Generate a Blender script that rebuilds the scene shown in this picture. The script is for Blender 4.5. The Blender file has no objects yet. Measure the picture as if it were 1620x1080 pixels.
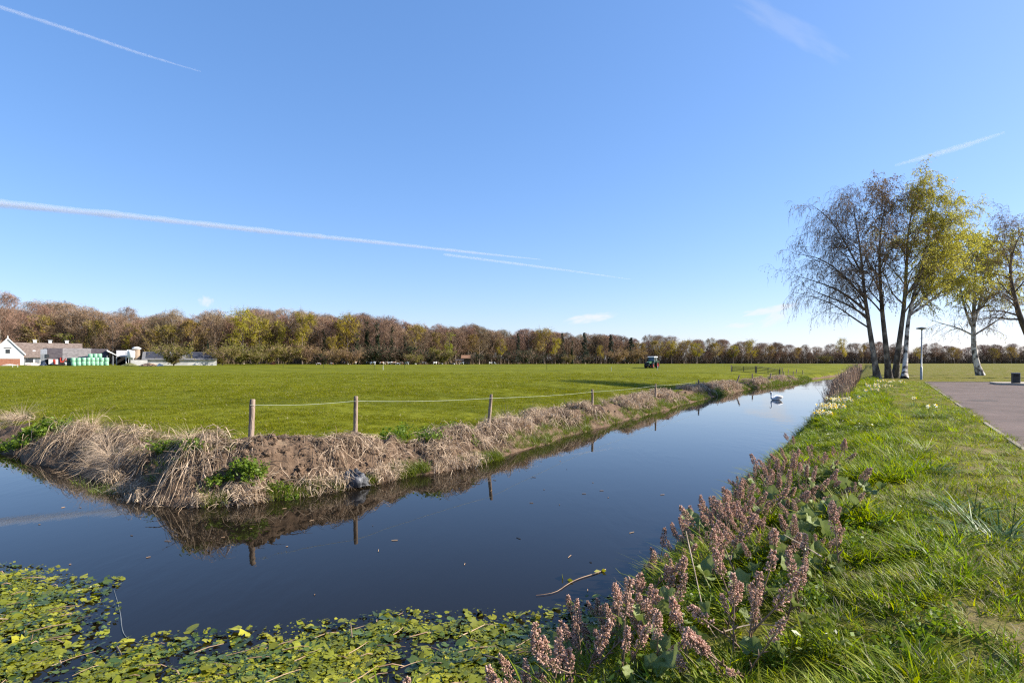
import bpy, math, random
import numpy as np
from mathutils import Vector, Matrix

S = bpy.context.scene
COL = S.collection
R = math.radians
rng = np.random.default_rng(7)
random.seed(7)

# ------------------------------------------------------------------ camera
F = 900.0 / 1620.0            # focal length / image width
CAM_Z = 3.2                   # eye height above the water (z = 0)
HOR = 573.5                   # image row of the horizon in the 1620x1080 photograph
cam = bpy.data.objects.new('camera', bpy.data.cameras.new('camera'))
COL.objects.link(cam)
cam.location = (0, 0, CAM_Z)
cam.rotation_euler = (R(90), 0, 0)
cam.data.sensor_width = 36.0
cam.data.lens = 36.0 * F
cam.data.shift_y = (HOR - 540) / 1620.0
cam.data.clip_start = 0.1
cam.data.clip_end = 60000
S.camera = cam

# ------------------------------------------------------------------ sky, sun, exposure
SUN_AZ, SUN_EL = 86.0, 33.0
w = bpy.data.worlds.new('World')
S.world = w
w.use_nodes = True
nt = w.node_tree
sky = nt.nodes.new('ShaderNodeTexSky')
sky.sky_type = 'NISHITA'
sky.sun_disc = False
sky.sun_elevation = R(SUN_EL)
sky.sun_rotation = R(SUN_AZ)
sky.altitude = 0
sky.air_density = 1.0
sky.dust_density = 0.6
sky.ozone_density = 6.0
gam = nt.nodes.new('ShaderNodeGamma')
gam.inputs['Gamma'].default_value = 0.65
hsv = nt.nodes.new('ShaderNodeHueSaturation')
hsv.inputs['Saturation'].default_value = 1.3
nt.nodes['Background'].inputs[1].default_value = 0.15
nt.links.new(sky.outputs[0], gam.inputs[0])
nt.links.new(gam.outputs[0], hsv.inputs['Color'])
tint = nt.nodes.new('ShaderNodeMix')
tint.data_type = 'RGBA'
tint.blend_type = 'MULTIPLY'
tint.inputs['Factor'].default_value = 1.0
tint.inputs['B'].default_value = (1.08, 1.0, 1.12, 1)
nt.links.new(hsv.outputs[0], tint.inputs['A'])
sky_col = tint.outputs['Result']


def sky_wisp(px, py, wpx, hpx, shear, amount, seed):
    """a feathered wisp of high cloud in one direction of the sky"""
    global sky_col
    N, L = nt.nodes, nt.links
    d = Vector(((px - 810) / 900.0, 1.0, (573.5 - py) / 900.0)).normalized()
    u = Vector((d.y, -d.x, 0)).normalized()
    v = u.cross(d)
    tc = N.new('ShaderNodeTexCoord')
    def dot(a):
        n = N.new('ShaderNodeVectorMath')
        n.operation = 'DOT_PRODUCT'
        L.new(tc.outputs['Generated'], n.inputs[0])
        n.inputs[1].default_value = a
        return n.outputs['Value']
    def math_(op, a, b):
        n = N.new('ShaderNodeMath')
        n.operation = op
        for i, q in enumerate((a, b)):
            if isinstance(q, (int, float)):
                n.inputs[i].default_value = q
            else:
                L.new(q, n.inputs[i])
        return n.outputs[0]
    a = math_('MULTIPLY', dot(u), 900.0 / wpx)
    b = math_('ADD', math_('MULTIPLY', dot(v), 900.0 / hpx), math_('MULTIPLY', a, shear))
    cx = N.new('ShaderNodeCombineXYZ')
    L.new(math_('MULTIPLY', a, 2.2), cx.inputs[0])
    L.new(math_('MULTIPLY', b, 1.3), cx.inputs[1])
    cx.inputs[2].default_value = seed * 3.7
    nz = N.new('ShaderNodeTexNoise')
    nz.inputs['Scale'].default_value = 1.3
    nz.inputs['Detail'].default_value = 6
    L.new(cx.outputs[0], nz.inputs['Vector'])
    r = math_('ADD', math_('ADD', math_('MULTIPLY', a, a), math_('MULTIPLY', b, b)), math_('MULTIPLY', math_('SUBTRACT', nz.outputs['Fac'], .5), 1.8))
    mr = N.new('ShaderNodeMapRange')
    mr.interpolation_type = 'SMOOTHSTEP'
    mr.inputs['From Min'].default_value = 1.0
    mr.inputs['From Max'].default_value = -.25
    mr.inputs['To Min'].default_value = 0
    mr.inputs['To Max'].default_value = amount
    L.new(r, mr.inputs[0])
    front = math_('GREATER_THAN', dot(d), .5)
    mx = N.new('ShaderNodeMix')
    mx.data_type = 'RGBA'
    L.new(math_('MULTIPLY', mr.outputs[0], front), mx.inputs['Factor'])
    L.new(sky_col, mx.inputs['A'])
    mx.inputs['B'].default_value = (2.75, 2.8, 2.95, 1)
    sky_col = mx.outputs['Result']


sky_wisp(934, 503, 44, 9, -.5, .8, 1)
sky_wisp(1215, 491, 44, 7, -1.1, .8, 2)
sky_wisp(1226, 503, 26, 12, -.9, .6, 3)
sky_wisp(1168, 515, 24, 5, -.3, .6, 4)
sky_wisp(326, 477, 11, 9, 0, .6, 5)
sky_wisp(560, 545, 900, 26, 0, .12, 6)
sky_wisp(1245, 42, 80, 20, 3.0, .12, 7)
nt.links.new(sky_col, nt.nodes['Background'].inputs[0])
sl = bpy.data.lights.new('sun', 'SUN')
sl.energy = 4.6
sl.angle = R(0.5)
sl.color = (1.0, 0.94, 0.84)
so = bpy.data.objects.new('sun', sl)
COL.objects.link(so)
sv = Vector((math.sin(R(SUN_AZ)) * math.cos(R(SUN_EL)), math.cos(R(SUN_AZ)) * math.cos(R(SUN_EL)), math.sin(R(SUN_EL))))
so.rotation_euler = sv.to_track_quat('Z', 'Y').to_euler()
S.view_settings.view_transform = 'Standard'
S.view_settings.look = 'None'
S.view_settings.exposure = 1.2
S.view_settings.gamma = 1.0
S.view_settings.use_curve_mapping = False
S.cycles.max_bounces = 8
S.cycles.transparent_max_bounces = 12
S.cycles.use_denoising = False
S.cycles.filter_width = 1.25


def at(px, py, D):
    """point at depth D (metres ahead of the camera) seen at a pixel of the photograph"""
    return np.array([(px - 810.0) * D / 900.0, D, CAM_Z - (py - HOR) * D / 900.0])


# ------------------------------------------------------------------ mesh helpers
def link(name, me, mats=(), parent=None):
    o = bpy.data.objects.new(name, me)
    COL.objects.link(o)
    for m in (mats if isinstance(mats, (list, tuple)) else [mats]):
        me.materials.append(m)
    if parent is not None:
        o.parent = parent
    return o


def mesh_np(name, V, polys, mi=None, smooth=False):
    """polys: list of int arrays (n,k); mi: material index per array"""
    me = bpy.data.meshes.new(name)
    V = np.asarray(V, dtype=np.float32)
    me.vertices.add(len(V))
    me.vertices.foreach_set('co', V.ravel())
    loops = np.concatenate([p.ravel() for p in polys]).astype(np.int32)
    cnt = np.concatenate([np.full(len(p), p.shape[1], dtype=np.int32) for p in polys])
    starts = np.concatenate([[0], np.cumsum(cnt)[:-1]]).astype(np.int32)
    me.loops.add(len(loops))
    me.loops.foreach_set('vertex_index', loops)
    me.polygons.add(len(cnt))
    me.polygons.foreach_set('loop_start', starts)
    if mi is not None:
        idx = np.concatenate([np.full(len(p), m, dtype=np.int32) if np.isscalar(m) else np.asarray(m, dtype=np.int32) for p, m in zip(polys, mi)])
        me.polygons.foreach_set('material_index', idx)
    me.polygons.foreach_set('use_smooth', np.full(len(cnt), bool(smooth)))
    me.update(calc_edges=True)
    return me


class Geo:
    """collects vertices and faces for one mesh"""
    def __init__(self):
        self.V, self.P, self.M, self.n = [], [], [], 0

    def add(self, V, polys, mi=0):
        V = np.asarray(V, dtype=float).reshape(-1, 3)
        self.V.append(V)
        for p in polys:
            p = np.asarray(p, dtype=np.int64)
            if len(p):
                self.P.append(p + self.n)
                self.M.append(mi)
        self.n += len(V)
        return self

    def tubes(self, P, Rr, sides=5, mi=0, cap=False):
        P = np.asarray(P, dtype=float)
        Rr = np.asarray(Rr, dtype=float)
        if P.ndim == 2:
            P, Rr = P[None], Rr[None]
        N, K, _ = P.shape
        if N == 0:
            return self
        T = np.gradient(P, axis=1)
        T /= np.linalg.norm(T, axis=2, keepdims=True) + 1e-9
        mean = P[:, -1] - P[:, 0]
        ref = np.where((np.abs(mean[:, 2:3]) > 0.75 * np.linalg.norm(mean, axis=1, keepdims=True)), [[1.0, 0.13, 0]], [[0.05, 0.1, 1.0]])[:, None, :]
        A = np.cross(T, np.broadcast_to(ref, T.shape))
        A /= np.linalg.norm(A, axis=2, keepdims=True) + 1e-9
        B = np.cross(T, A)
        a = np.linspace(0, 2 * np.pi, sides, endpoint=False)
        V = P[:, :, None] + Rr[:, :, None, None] * (np.cos(a)[None, None, :, None] * A[:, :, None] + np.sin(a)[None, None, :, None] * B[:, :, None])
        idx = np.arange(N * K * sides).reshape(N, K, sides)
        nx = np.roll(idx, -1, axis=2)
        q = np.stack([idx[:, :-1], nx[:, :-1], nx[:, 1:], idx[:, 1:]], axis=-1).reshape(-1, 4)
        pol = [q]
        if cap:
            pol += [idx[:, -1], idx[:, 0][:, ::-1]]
        return self.add(V.reshape(-1, 3), pol, mi)

    def box(self, c, s, rz=0.0, mi=0, taper=1.0):
        x, y, z = s[0] / 2, s[1] / 2, s[2] / 2
        t = taper
        V = np.array([[-x, -y, -z], [x, -y, -z], [x, y, -z], [-x, y, -z], [-x * t, -y * t, z], [x * t, -y * t, z], [x * t, y * t, z], [-x * t, y * t, z]])
        if rz:
            cs, sn = math.cos(rz), math.sin(rz)
            V = V @ np.array([[cs, sn, 0], [-sn, cs, 0], [0, 0, 1]])
        return self.add(V + np.asarray(c), [[(0, 3, 2, 1), (4, 5, 6, 7), (0, 1, 5, 4), (1, 2, 6, 5), (2, 3, 7, 6), (3, 0, 4, 7)]], mi)

    def prism(self, prof, a, b, axis='x', mi=0):
        """extrude a closed 2-D outline from a to b along x (outline in y,z) or y (outline in x,z) or z"""
        prof = np.asarray(prof, dtype=float)
        n = len(prof)
        def put(v):
            o = np.full((n, 1), v)
            if axis == 'x':
                return np.hstack([o, prof])
            if axis == 'y':
                return np.hstack([prof[:, :1], o, prof[:, 1:]])
            return np.hstack([prof, o])
        V = np.vstack([put(a), put(b)])
        i = np.arange(n)
        j = (i + 1) % n
        return self.add(V, [np.stack([i, j, j + n, i + n], 1), [i[::-1]], [i + n]], mi)

    def leaves(self, C, N1, N2, mi=0):
        """quads centred on C with half axes N1, N2"""
        V = np.stack([C - N1, C - N2 * .9, C + N1, C + N2], axis=1).reshape(-1, 3)
        return self.add(V, [np.arange(len(C) * 4).reshape(-1, 4)], mi)

    def mesh(self, name, smooth=False):
        return mesh_np(name, np.vstack(self.V), self.P, self.M, smooth)

    def build(self, name, mats, parent=None, smooth=False):
        return link(name, self.mesh(name, smooth), mats, parent)


def tag(o, label=None, cat=None, group=None, kind=None):
    if label: o['label'] = label
    if cat: o['category'] = cat
    if group: o['group'] = group
    if kind: o['kind'] = kind
    return o


def empty(name, loc, rz=0.0, label=None, cat=None, group=None):
    o = bpy.data.objects.new(name, None)
    o.empty_display_size = 0.2
    COL.objects.link(o)
    o.location = tuple(loc)
    o.rotation_euler = (0, 0, rz)
    return tag(o, label, cat, group)


def copy_tree(o, parent=None):
    c = o.copy()
    COL.objects.link(c)
    c.parent = parent
    for ch in list(o.children):
        copy_tree(ch, c)
    return c


def unit(v):
    return v / (np.linalg.norm(v, axis=-1, keepdims=True) + 1e-9)


def rnd_dirs(n):
    return unit(rng.normal(size=(n, 3)))


# ------------------------------------------------------------------ materials
def M(name, c1, c2=None, scale=4.0, rough=0.8, trans=0.0, island=0.0, spec=0.25, bump=0.0, bscale=None, c3=None, objrand=0.0, metal=0.0, stretch=None, detail=5.0, fac=(0.35, 0.65)):
    m = bpy.data.materials.new(name)
    m.use_nodes = True
    t = m.node_tree
    N, L = t.nodes, t.links
    p = N['Principled BSDF']
    out = N['Material Output']
    p.inputs['Roughness'].default_value = rough
    p.inputs['Specular IOR Level'].default_value = spec
    p.inputs['Metallic'].default_value = metal
    col = None
    if c2 is None:
        rgb = N.new('ShaderNodeRGB')
        rgb.outputs[0].default_value = (*c1, 1)
        col = rgb.outputs[0]
    tc = N.new('ShaderNodeTexCoord')
    vec = tc.outputs['Object']
    if stretch:
        mp = N.new('ShaderNodeMapping')
        mp.inputs['Scale'].default_value = stretch
        L.new(vec, mp.inputs[0])
        vec = mp.outputs[0]
    if c2 is not None:
        nz = N.new('ShaderNodeTexNoise')
        nz.inputs['Scale'].default_value = scale
        nz.inputs['Detail'].default_value = detail
        L.new(vec, nz.inputs['Vector'])
        rp = N.new('ShaderNodeValToRGB')
        rp.color_ramp.elements[0].position = fac[0]
        rp.color_ramp.elements[1].position = fac[1]
        rp.color_ramp.elements[0].color = (*c1, 1)
        rp.color_ramp.elements[1].color = (*c2, 1)
        if c3 is not None:
            e = rp.color_ramp.elements.new((fac[0] + fac[1]) / 2)
            e.color = (*c3, 1)
        L.new(nz.outputs['Fac'], rp.inputs[0])
        col = rp.outputs[0]
    if island or objrand:
        hs = N.new('ShaderNodeHueSaturation')
        L.new(col, hs.inputs['Color'])
        if island:
            g = N.new('ShaderNodeNewGeometry')
            src = g.outputs['Random Per Island']
            amt = island
        else:
            oi = N.new('ShaderNodeObjectInfo')
            src = oi.outputs['Random']
            amt = objrand
        mr = N.new('ShaderNodeMapRange')
        mr.inputs['To Min'].default_value = 1 - amt
        mr.inputs['To Max'].default_value = 1 + amt
        L.new(src, mr.inputs[0])
        L.new(mr.outputs[0], hs.inputs['Value'])
        if island and objrand:
            oi = N.new('ShaderNodeObjectInfo')
            m2 = N.new('ShaderNodeMapRange')
            m2.inputs['To Min'].default_value = 0.5 - objrand * 0.08
            m2.inputs['To Max'].default_value = 0.5 + objrand * 0.08
            L.new(oi.outputs['Random'], m2.inputs[0])
            L.new(m2.outputs[0], hs.inputs['Hue'])
            m3 = N.new('ShaderNodeMapRange')
            m3.inputs['To Min'].default_value = 1 - objrand
            m3.inputs['To Max'].default_value = 1 + objrand
            m3.inputs['From Min'].default_value = 0
            mm = N.new('ShaderNodeMath'); mm.operation = 'FRACT'
            mu = N.new('ShaderNodeMath'); mu.operation = 'MULTIPLY'; mu.inputs[1].default_value = 7.31
            L.new(oi.outputs['Random'], mu.inputs[0]); L.new(mu.outputs[0], mm.inputs[0]); L.new(mm.outputs[0], m3.inputs[0])
            m4 = N.new('ShaderNodeMath'); m4.operation = 'MULTIPLY'
            L.new(m3.outputs[0], m4.inputs[0]); L.new(mr.outputs[0], m4.inputs[1])
            L.new(m4.outputs[0], hs.inputs['Value'])
        col = hs.outputs[0]
    L.new(col, p.inputs['Base Color'])
    if bump:
        nb = N.new('ShaderNodeTexNoise')
        nb.inputs['Scale'].default_value = bscale or scale * 4
        nb.inputs['Detail'].default_value = 6
        L.new(vec, nb.inputs['Vector'])
        b = N.new('ShaderNodeBump')
        b.inputs['Strength'].default_value = min(1.0, bump)
        b.inputs['Distance'].default_value = 0.05
        L.new(nb.outputs['Fac'], b.inputs['Height'])
        L.new(b.outputs[0], p.inputs['Normal'])
    if trans:
        tr = N.new('ShaderNodeBsdfTranslucent')
        hs2 = N.new('ShaderNodeHueSaturation')
        hs2.inputs['Value'].default_value = 1.5
        hs2.inputs['Saturation'].default_value = 1.1
        L.new(col, hs2.inputs['Color'])
        L.new(hs2.outputs[0], tr.inputs['Color'])
        mx = N.new('ShaderNodeMixShader')
        mx.inputs[0].default_value = trans
        L.new(p.outputs[0], mx.inputs[1])
        L.new(tr.outputs[0], mx.inputs[2])
        L.new(mx.outputs[0], out.inputs['Surface'])
    return m


# ------------------------------------------------------------------ the lie of the land
def LX(Y):                                   # silhouette line of the near canal bank
    return 12.2 + (Y - 24.7) * 0.63

right_edge = [(LX(Y) + 0.35, Y) for Y in (4.2, 6, 8, 10, 12, 15, 18, 22, 27, 33, 40, 50, 62, 78, 95, 115, 140, 180, 260, 420)]
left_edge = [(LX(420) - 2.6, 420), (LX(260) - 2.8, 260), (LX(180) - 3.4, 180), (80.5, 140), (57.2, 108.7), (47.0, 93), (31.6, 73), (22.0, 58.5), (14.6, 46), (10.6, 38.5), (6.9, 32.5), (4.3, 28.0), (2.4, 24.7), (1.3, 22.4), (.35, 20.8), (-.55, 18.6), (-1.25, 17.4), (-2.2, 16.7), (-2.9, 16.0), (-3.6, 15.0), (-4.2, 14.4), (-5.0, 13.5), (-5.9, 12.95), (-7.1, 12.55), (-8.3, 12.9), (-9.4, 13.9), (-10.8, 15.0), (-12.6, 16.3), (-15.5, 18.4), (-18.7, 20.6), (-25, 24.9), (-40, 35), (-70, 56)]
near_edge = [(-78, 44), (-45, 21), (-30, 10.5), (-18, 5.2), (-8, 4.5), (-3, 4.2), (-1.4, 4.0)]


def jitter(pts, a):
    out = []
    for k in range(len(pts) - 1):
        p, q = np.array(pts[k]), np.array(pts[k + 1])
        n = 1 if np.linalg.norm(q - p) < 1.2 or p[1] > 60 else min(6, int(np.linalg.norm(q - p) / 0.9))
        for j in range(max(1, n)):
            v = p + (q - p) * j / max(1, n)
            if p[1] < 60:
                v = v + rng.normal(0, a, 2)
            out.append(v)
    out.append(np.array(pts[-1]))
    return np.array(out)


RE = np.array(right_edge)
LE = jitter(left_edge, 0.10)
NE = np.array(near_edge)
WATER = np.vstack([RE, LE, NE])


def seg_dist(P, line):
    d = np.full(len(P), 1e9)
    for a, b in zip(line[:-1], line[1:]):
        ab = b - a
        t = np.clip(((P - a) @ ab) / (ab @ ab), 0, 1)
        q = P - a - t[:, None] * ab
        d = np.minimum(d, np.einsum('ij,ij->i', q, q))
    return np.sqrt(d)


def inside(P, poly):
    x, y = P[:, 0], P[:, 1]
    c = np.zeros(len(P), dtype=bool)
    n = len(poly)
    for i in range(n):
        x1, y1 = poly[i]
        x2, y2 = poly[(i + 1) % n]
        if y1 == y2:
            continue
        cond = ((y1 > y) != (y2 > y)) & (x < (x2 - x1) * (y - y1) / (y2 - y1) + x1)
        c ^= cond
    return c


def sm(a, b, x):
    t = np.clip((x - a) / (b - a), 0, 1)
    return t * t * (3 - 2 * t)


_perm = rng.permutation(512)
_gr = rng.random((512,))


def vnoise(x, y):
    xi, yi = np.floor(x).astype(int), np.floor(y).astype(int)
    xf, yf = x - xi, y - yi
    u, v = xf * xf * (3 - 2 * xf), yf * yf * (3 - 2 * yf)
    h = lambda a, b: _gr[(_perm[a % 512] + b) % 512]
    return (h(xi, yi) * (1 - u) + h(xi + 1, yi) * u) * (1 - v) + (h(xi, yi + 1) * (1 - u) + h(xi + 1, yi + 1) * u) * v


def fbm(x, y, o=4):
    s, a, t = 0, 1, 0
    for k in range(o):
        s = s + a * vnoise(x * 2 ** k + 17.3 * k, y * 2 ** k + 5.1 * k)
        t += a
        a *= .5
    return s / t - .5


def kerb_x(Y):
    return 9.5 + 0.676 * (Y - 10.5)


ROAD_FAR = 47.0
ROAD_Z = 1.60


def terrain(P):
    """height and zone (0 field, 1 bank, 2 verge, 3 bed) of ground points"""
    x, y = P[:, 0], P[:, 1]
    dL, dR, dN = seg_dist(P, LE), seg_dist(P, RE), seg_dist(P, NE)
    wet = inside(P, WATER)
    dW = np.minimum(np.minimum(dL, dR), dN)
    n1 = fbm(x * 1.3, y * 1.3)
    n2 = fbm(x * 5, y * 5, 3)
    n3 = fbm(x * .25 + 9, y * .25)
    # field
    base = 1.45 + .75 * sm(60, 260, y) + .45 * sm(30, 150, -x) + .25 * n3 * sm(5, 30, dL)
    mound = np.exp(-(((x + 6.3) / 2.6) ** 2 + ((y - 14.6) / 2.6) ** 2))
    crest = .74 + .52 * mound + .18 * np.exp(-(((x + 12) / 3.) ** 2 + ((y - 18) / 3.) ** 2)) + .22 * n1
    rough = sm(0, .5, dL) * (1 - sm(1.6, 3.2, dL))
    zf = crest * sm(-.25, 1.45, dL + .35 * n1) + (base - crest) * sm(1.8, 14, dL) + rough * (.20 * n1 + .20 * n2) + .03 * n2
    # verge
    dd = np.minimum(dR, dN)
    zv = 1.12 * sm(-.2, 1.25, dd) + .48 * sm(.7, 3.4, dd)
    on_road = (x > kerb_x(y) - .12) & (y < ROAD_FAR + .3)
    zv = zv + (.12 * n1 + .05 * n2) * (1 - on_road) * sm(0, .6, dd)
    zv = np.where(on_road, ROAD_Z - .03, zv)
    far = sm(60, 200, y) * (dR > 3)
    zv = zv + far * (base - 1.55)
    isR = (dd < dL)
    z = np.where(isR, zv, zf)
    z = np.where(wet, -.12 - .7 * sm(0, 1.2, dW) + .03 * n2, np.maximum(z, -.02 + .05 * dW.clip(0, 1)))
    zone = np.where(wet, 3, np.where(isR, 2, np.where(dL < (1.75 + 1.2 * n1 + .5 * n2) * (1 - .72 * sm(70, 100, y)) * (1 - .35 * sm(16, 22, y) * (x < -5)) + 1.0 * mound, 1, 0)))
    return z, zone, dL, dR


def ground_z(x, y):
    z, *_ = terrain(np.array([[float(x), float(y)]]))
    return float(z[0])


def on_ground(px, D):
    x = (px - 810) * D / 900.0
    return np.array([x, D, ground_z(x, D)])


# ------------------------------------------------------------------ ground materials
def ground_mat(name, cols, patch=None, bump=.6, bands=False, fine=9.0):
    """grass or soil: three colours on two noises, optional second colour in patches"""
    m = bpy.data.materials.new(name)
    m.use_nodes = True
    t = m.node_tree
    N, L = t.nodes, t.links
    p = N['Principled BSDF']
    p.inputs['Roughness'].default_value = .9
    p.inputs['Specular IOR Level'].default_value = .04
    tc = N.new('ShaderNodeTexCoord')
    def noise(sc, det=6, st=(1, 1, 1)):
        mp = N.new('ShaderNodeMapping')
        mp.inputs['Scale'].default_value = st
        L.new(tc.outputs['Object'], mp.inputs[0])
        n = N.new('ShaderNodeTexNoise')
        n.inputs['Scale'].default_value = sc
        n.inputs['Detail'].default_value = det
        n.inputs['Roughness'].default_value = .65
        L.new(mp.outputs[0], n.inputs['Vector'])
        return n.outputs['Fac']
    def ramp(f, a, b, ca, cb):
        r = N.new('ShaderNodeValToRGB')
        r.color_ramp.elements[0].position, r.color_ramp.elements[1].position = a, b
        r.color_ramp.elements[0].color, r.color_ramp.elements[1].color = (*ca, 1), (*cb, 1)
        L.new(f, r.inputs[0])
        return r.outputs[0]
    def mix(f, a, b):
        x = N.new('ShaderNodeMix')
        x.data_type = 'RGBA'
        L.new(f, x.inputs['Factor'])
        L.new(a, x.inputs['A'])
        L.new(b, x.inputs['B'])
        return x.outputs['Result']
    c = mix(noise(.09), ramp(noise(fine), .35, .65, cols[0], cols[1]), ramp(noise(fine * .5), .35, .65, cols[1], cols[2]))
    if bands:
        nb = noise(.35, 4, (.12, 1, 1))
        r = N.new('ShaderNodeValToRGB')
        r.color_ramp.elements[0].position, r.color_ramp.elements[1].position = .46, .60
        L.new(nb, r.inputs[0])
        c2 = ramp(noise(3.), .3, .7, cols[0], tuple(.75 * v for v in cols[0]))
        mu = N.new('ShaderNodeMath'); mu.operation = 'MULTIPLY'; mu.inputs[1].default_value = .75
        L.new(r.outputs[0], mu.inputs[0])
        c = mix(mu.outputs[0], c, c2)
    if patch:
        r = N.new('ShaderNodeValToRGB')
        r.color_ramp.elements[0].position, r.color_ramp.elements[1].position = patch[2], patch[3]
        L.new(noise(patch[1], 5), r.inputs[0])
        c = mix(r.outputs[0], c, ramp(noise(14), .35, .65, patch[0], tuple(.6 * v for v in patch[0])))
    L.new(c, p.inputs['Base Color'])
    b = N.new('ShaderNodeBump')
    b.inputs['Strength'].default_value = bump
    b.inputs['Distance'].default_value = .06
    L.new(noise(fine * 2.2), b.inputs['Height'])
    L.new(b.outputs[0], p.inputs['Normal'])
    return m


G_FIELD = ground_mat('pasture', ((.078, .090, .006), (.138, .150, .009), (.205, .190, .020)), bands=True)
G_BANK = ground_mat('mud', ((.062, .040, .026), (.150, .098, .063), (.235, .162, .108)), patch=((.30, .22, .145), .9, .60, .74), bump=1.0, fine=6)
G_VERGE = ground_mat('verge_turf', ((.085, .095, .012), (.135, .13, .018), (.18, .155, .03)), patch=((.28, .21, .11), 1.1, .52, .66))
G_BED = ground_mat('bed_mud', ((.03, .024, .015), (.045, .035, .022), (.05, .04, .028)))

# terrain sheet: fine near the camera, coarse behind it, one grid cut into field / bank / verge / bed
ang = np.concatenate([np.linspace(-180, -58, 40, endpoint=False), np.linspace(-58, 58, 760, endpoint=False), np.linspace(58, 180, 40)])
rad = np.concatenate([np.linspace(.6, 3.0, 12, endpoint=False), np.geomspace(3.0, 60, 420, endpoint=False), np.geomspace(60, 180, 300, endpoint=False), np.geomspace(180, 1500, 60, endpoint=False), np.geomspace(1500, 9000, 12)])
A_, R_ = np.meshgrid(np.radians(ang), rad)
GX, GY = R_ * np.sin(A_), R_ * np.cos(A_)
GP = np.stack([GX.ravel(), GY.ravel()], 1)
gz, zone, gdL, gdR = terrain(GP)
GV = np.column_stack([GP, gz])
nr, na = A_.shape
ii = np.arange(nr * na).reshape(nr, na)
quads = np.stack([ii[:-1, :-1], ii[:-1, 1:], ii[1:, 1:], ii[1:, :-1]], -1).reshape(-1, 4)[:, ::-1]
qz = np.median(zone[quads], axis=1)
qz = np.where((zone[quads] == 3).any(1) & ~(zone[quads] == 3).all(1), np.where((zone[quads] == 2).any(1), 2, 1), qz)
for zi, nm, gm in ((0, 'field', G_FIELD), (1, 'mud_bank', G_BANK), (2, 'grass_verge', G_VERGE), (3, 'canal_bed', G_BED)):
    q = quads[np.floor(qz) == zi]
    u, inv = np.unique(q, return_inverse=True)
    o = link(nm, mesh_np(nm, GV[u], [inv.reshape(q.shape)], smooth=True), gm)
    tag(o, kind='structure')
cap = Geo()
cap.add(np.vstack([[0, 0, gz[:na].mean()], GV[:na]]), [np.stack([np.zeros(na - 1, dtype=int), np.arange(2, na + 1), np.arange(1, na)], 1)])
tag(cap.build('ground', G_VERGE), kind='structure')

# ------------------------------------------------------------------ water
def water_mat():
    m = bpy.data.materials.new('canal_water')
    m.use_nodes = True
    t = m.node_tree
    N, L = t.nodes, t.links
    p = N['Principled BSDF']
    p.inputs['Base Color'].default_value = (.0085, .0065, .004, 1)
    p.inputs['Roughness'].default_value = .015
    p.inputs['IOR'].default_value = 1.29
    p.inputs['Specular IOR Level'].default_value = .5
    tc = N.new('ShaderNodeTexCoord')
    def nz(sc, rot, st, det=3):
        mp = N.new('ShaderNodeMapping')
        mp.inputs['Rotation'].default_value = (0, 0, R(rot))
        mp.inputs['Scale'].default_value = st
        L.new(tc.outputs['Object'], mp.inputs[0])
        n = N.new('ShaderNodeTexNoise')
        n.inputs['Scale'].default_value = sc
        n.inputs['Detail'].default_value = det
        L.new(mp.outputs[0], n.inputs['Vector'])
        return n.outputs['Fac']
    a = nz(3.2, 32, (1, .35, 1))
    b = nz(.22, 15, (1, .6, 1), 4)
    r = N.new('ShaderNodeValToRGB')
    r.color_ramp.elements[0].position, r.color_ramp.elements[1].position = .47, .68
    r.color_ramp.elements[0].color = (.10, .10, .10, 1)
    L.new(b, r.inputs[0])
    mu = N.new('ShaderNodeMath'); mu.operation = 'MULTIPLY'
    L.new(a, mu.inputs[0]); L.new(r.outputs[0], mu.inputs[1])
    bp = N.new('ShaderNodeBump')
    bp.inputs['Strength'].default_value = .30
    bp.inputs['Distance'].default_value = .02
    L.new(mu.outputs[0], bp.inputs['Height'])
    L.new(bp.outputs[0], p.inputs['Normal'])
    return m


WPOLY = np.vstack([RE + np.array([1.2, -.8]) * .5, LE + np.array([-.5, .5]), NE + np.array([0, -1.2])])
me = bpy.data.meshes.new('water')
me.from_pydata([(a, b, 0) for a, b in WPOLY], [], [list(range(len(WPOLY)))])
if me.polygons[0].normal.z < 0:
    me.flip_normals()
tag(link('water', me, water_mat()), kind='structure')

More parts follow.
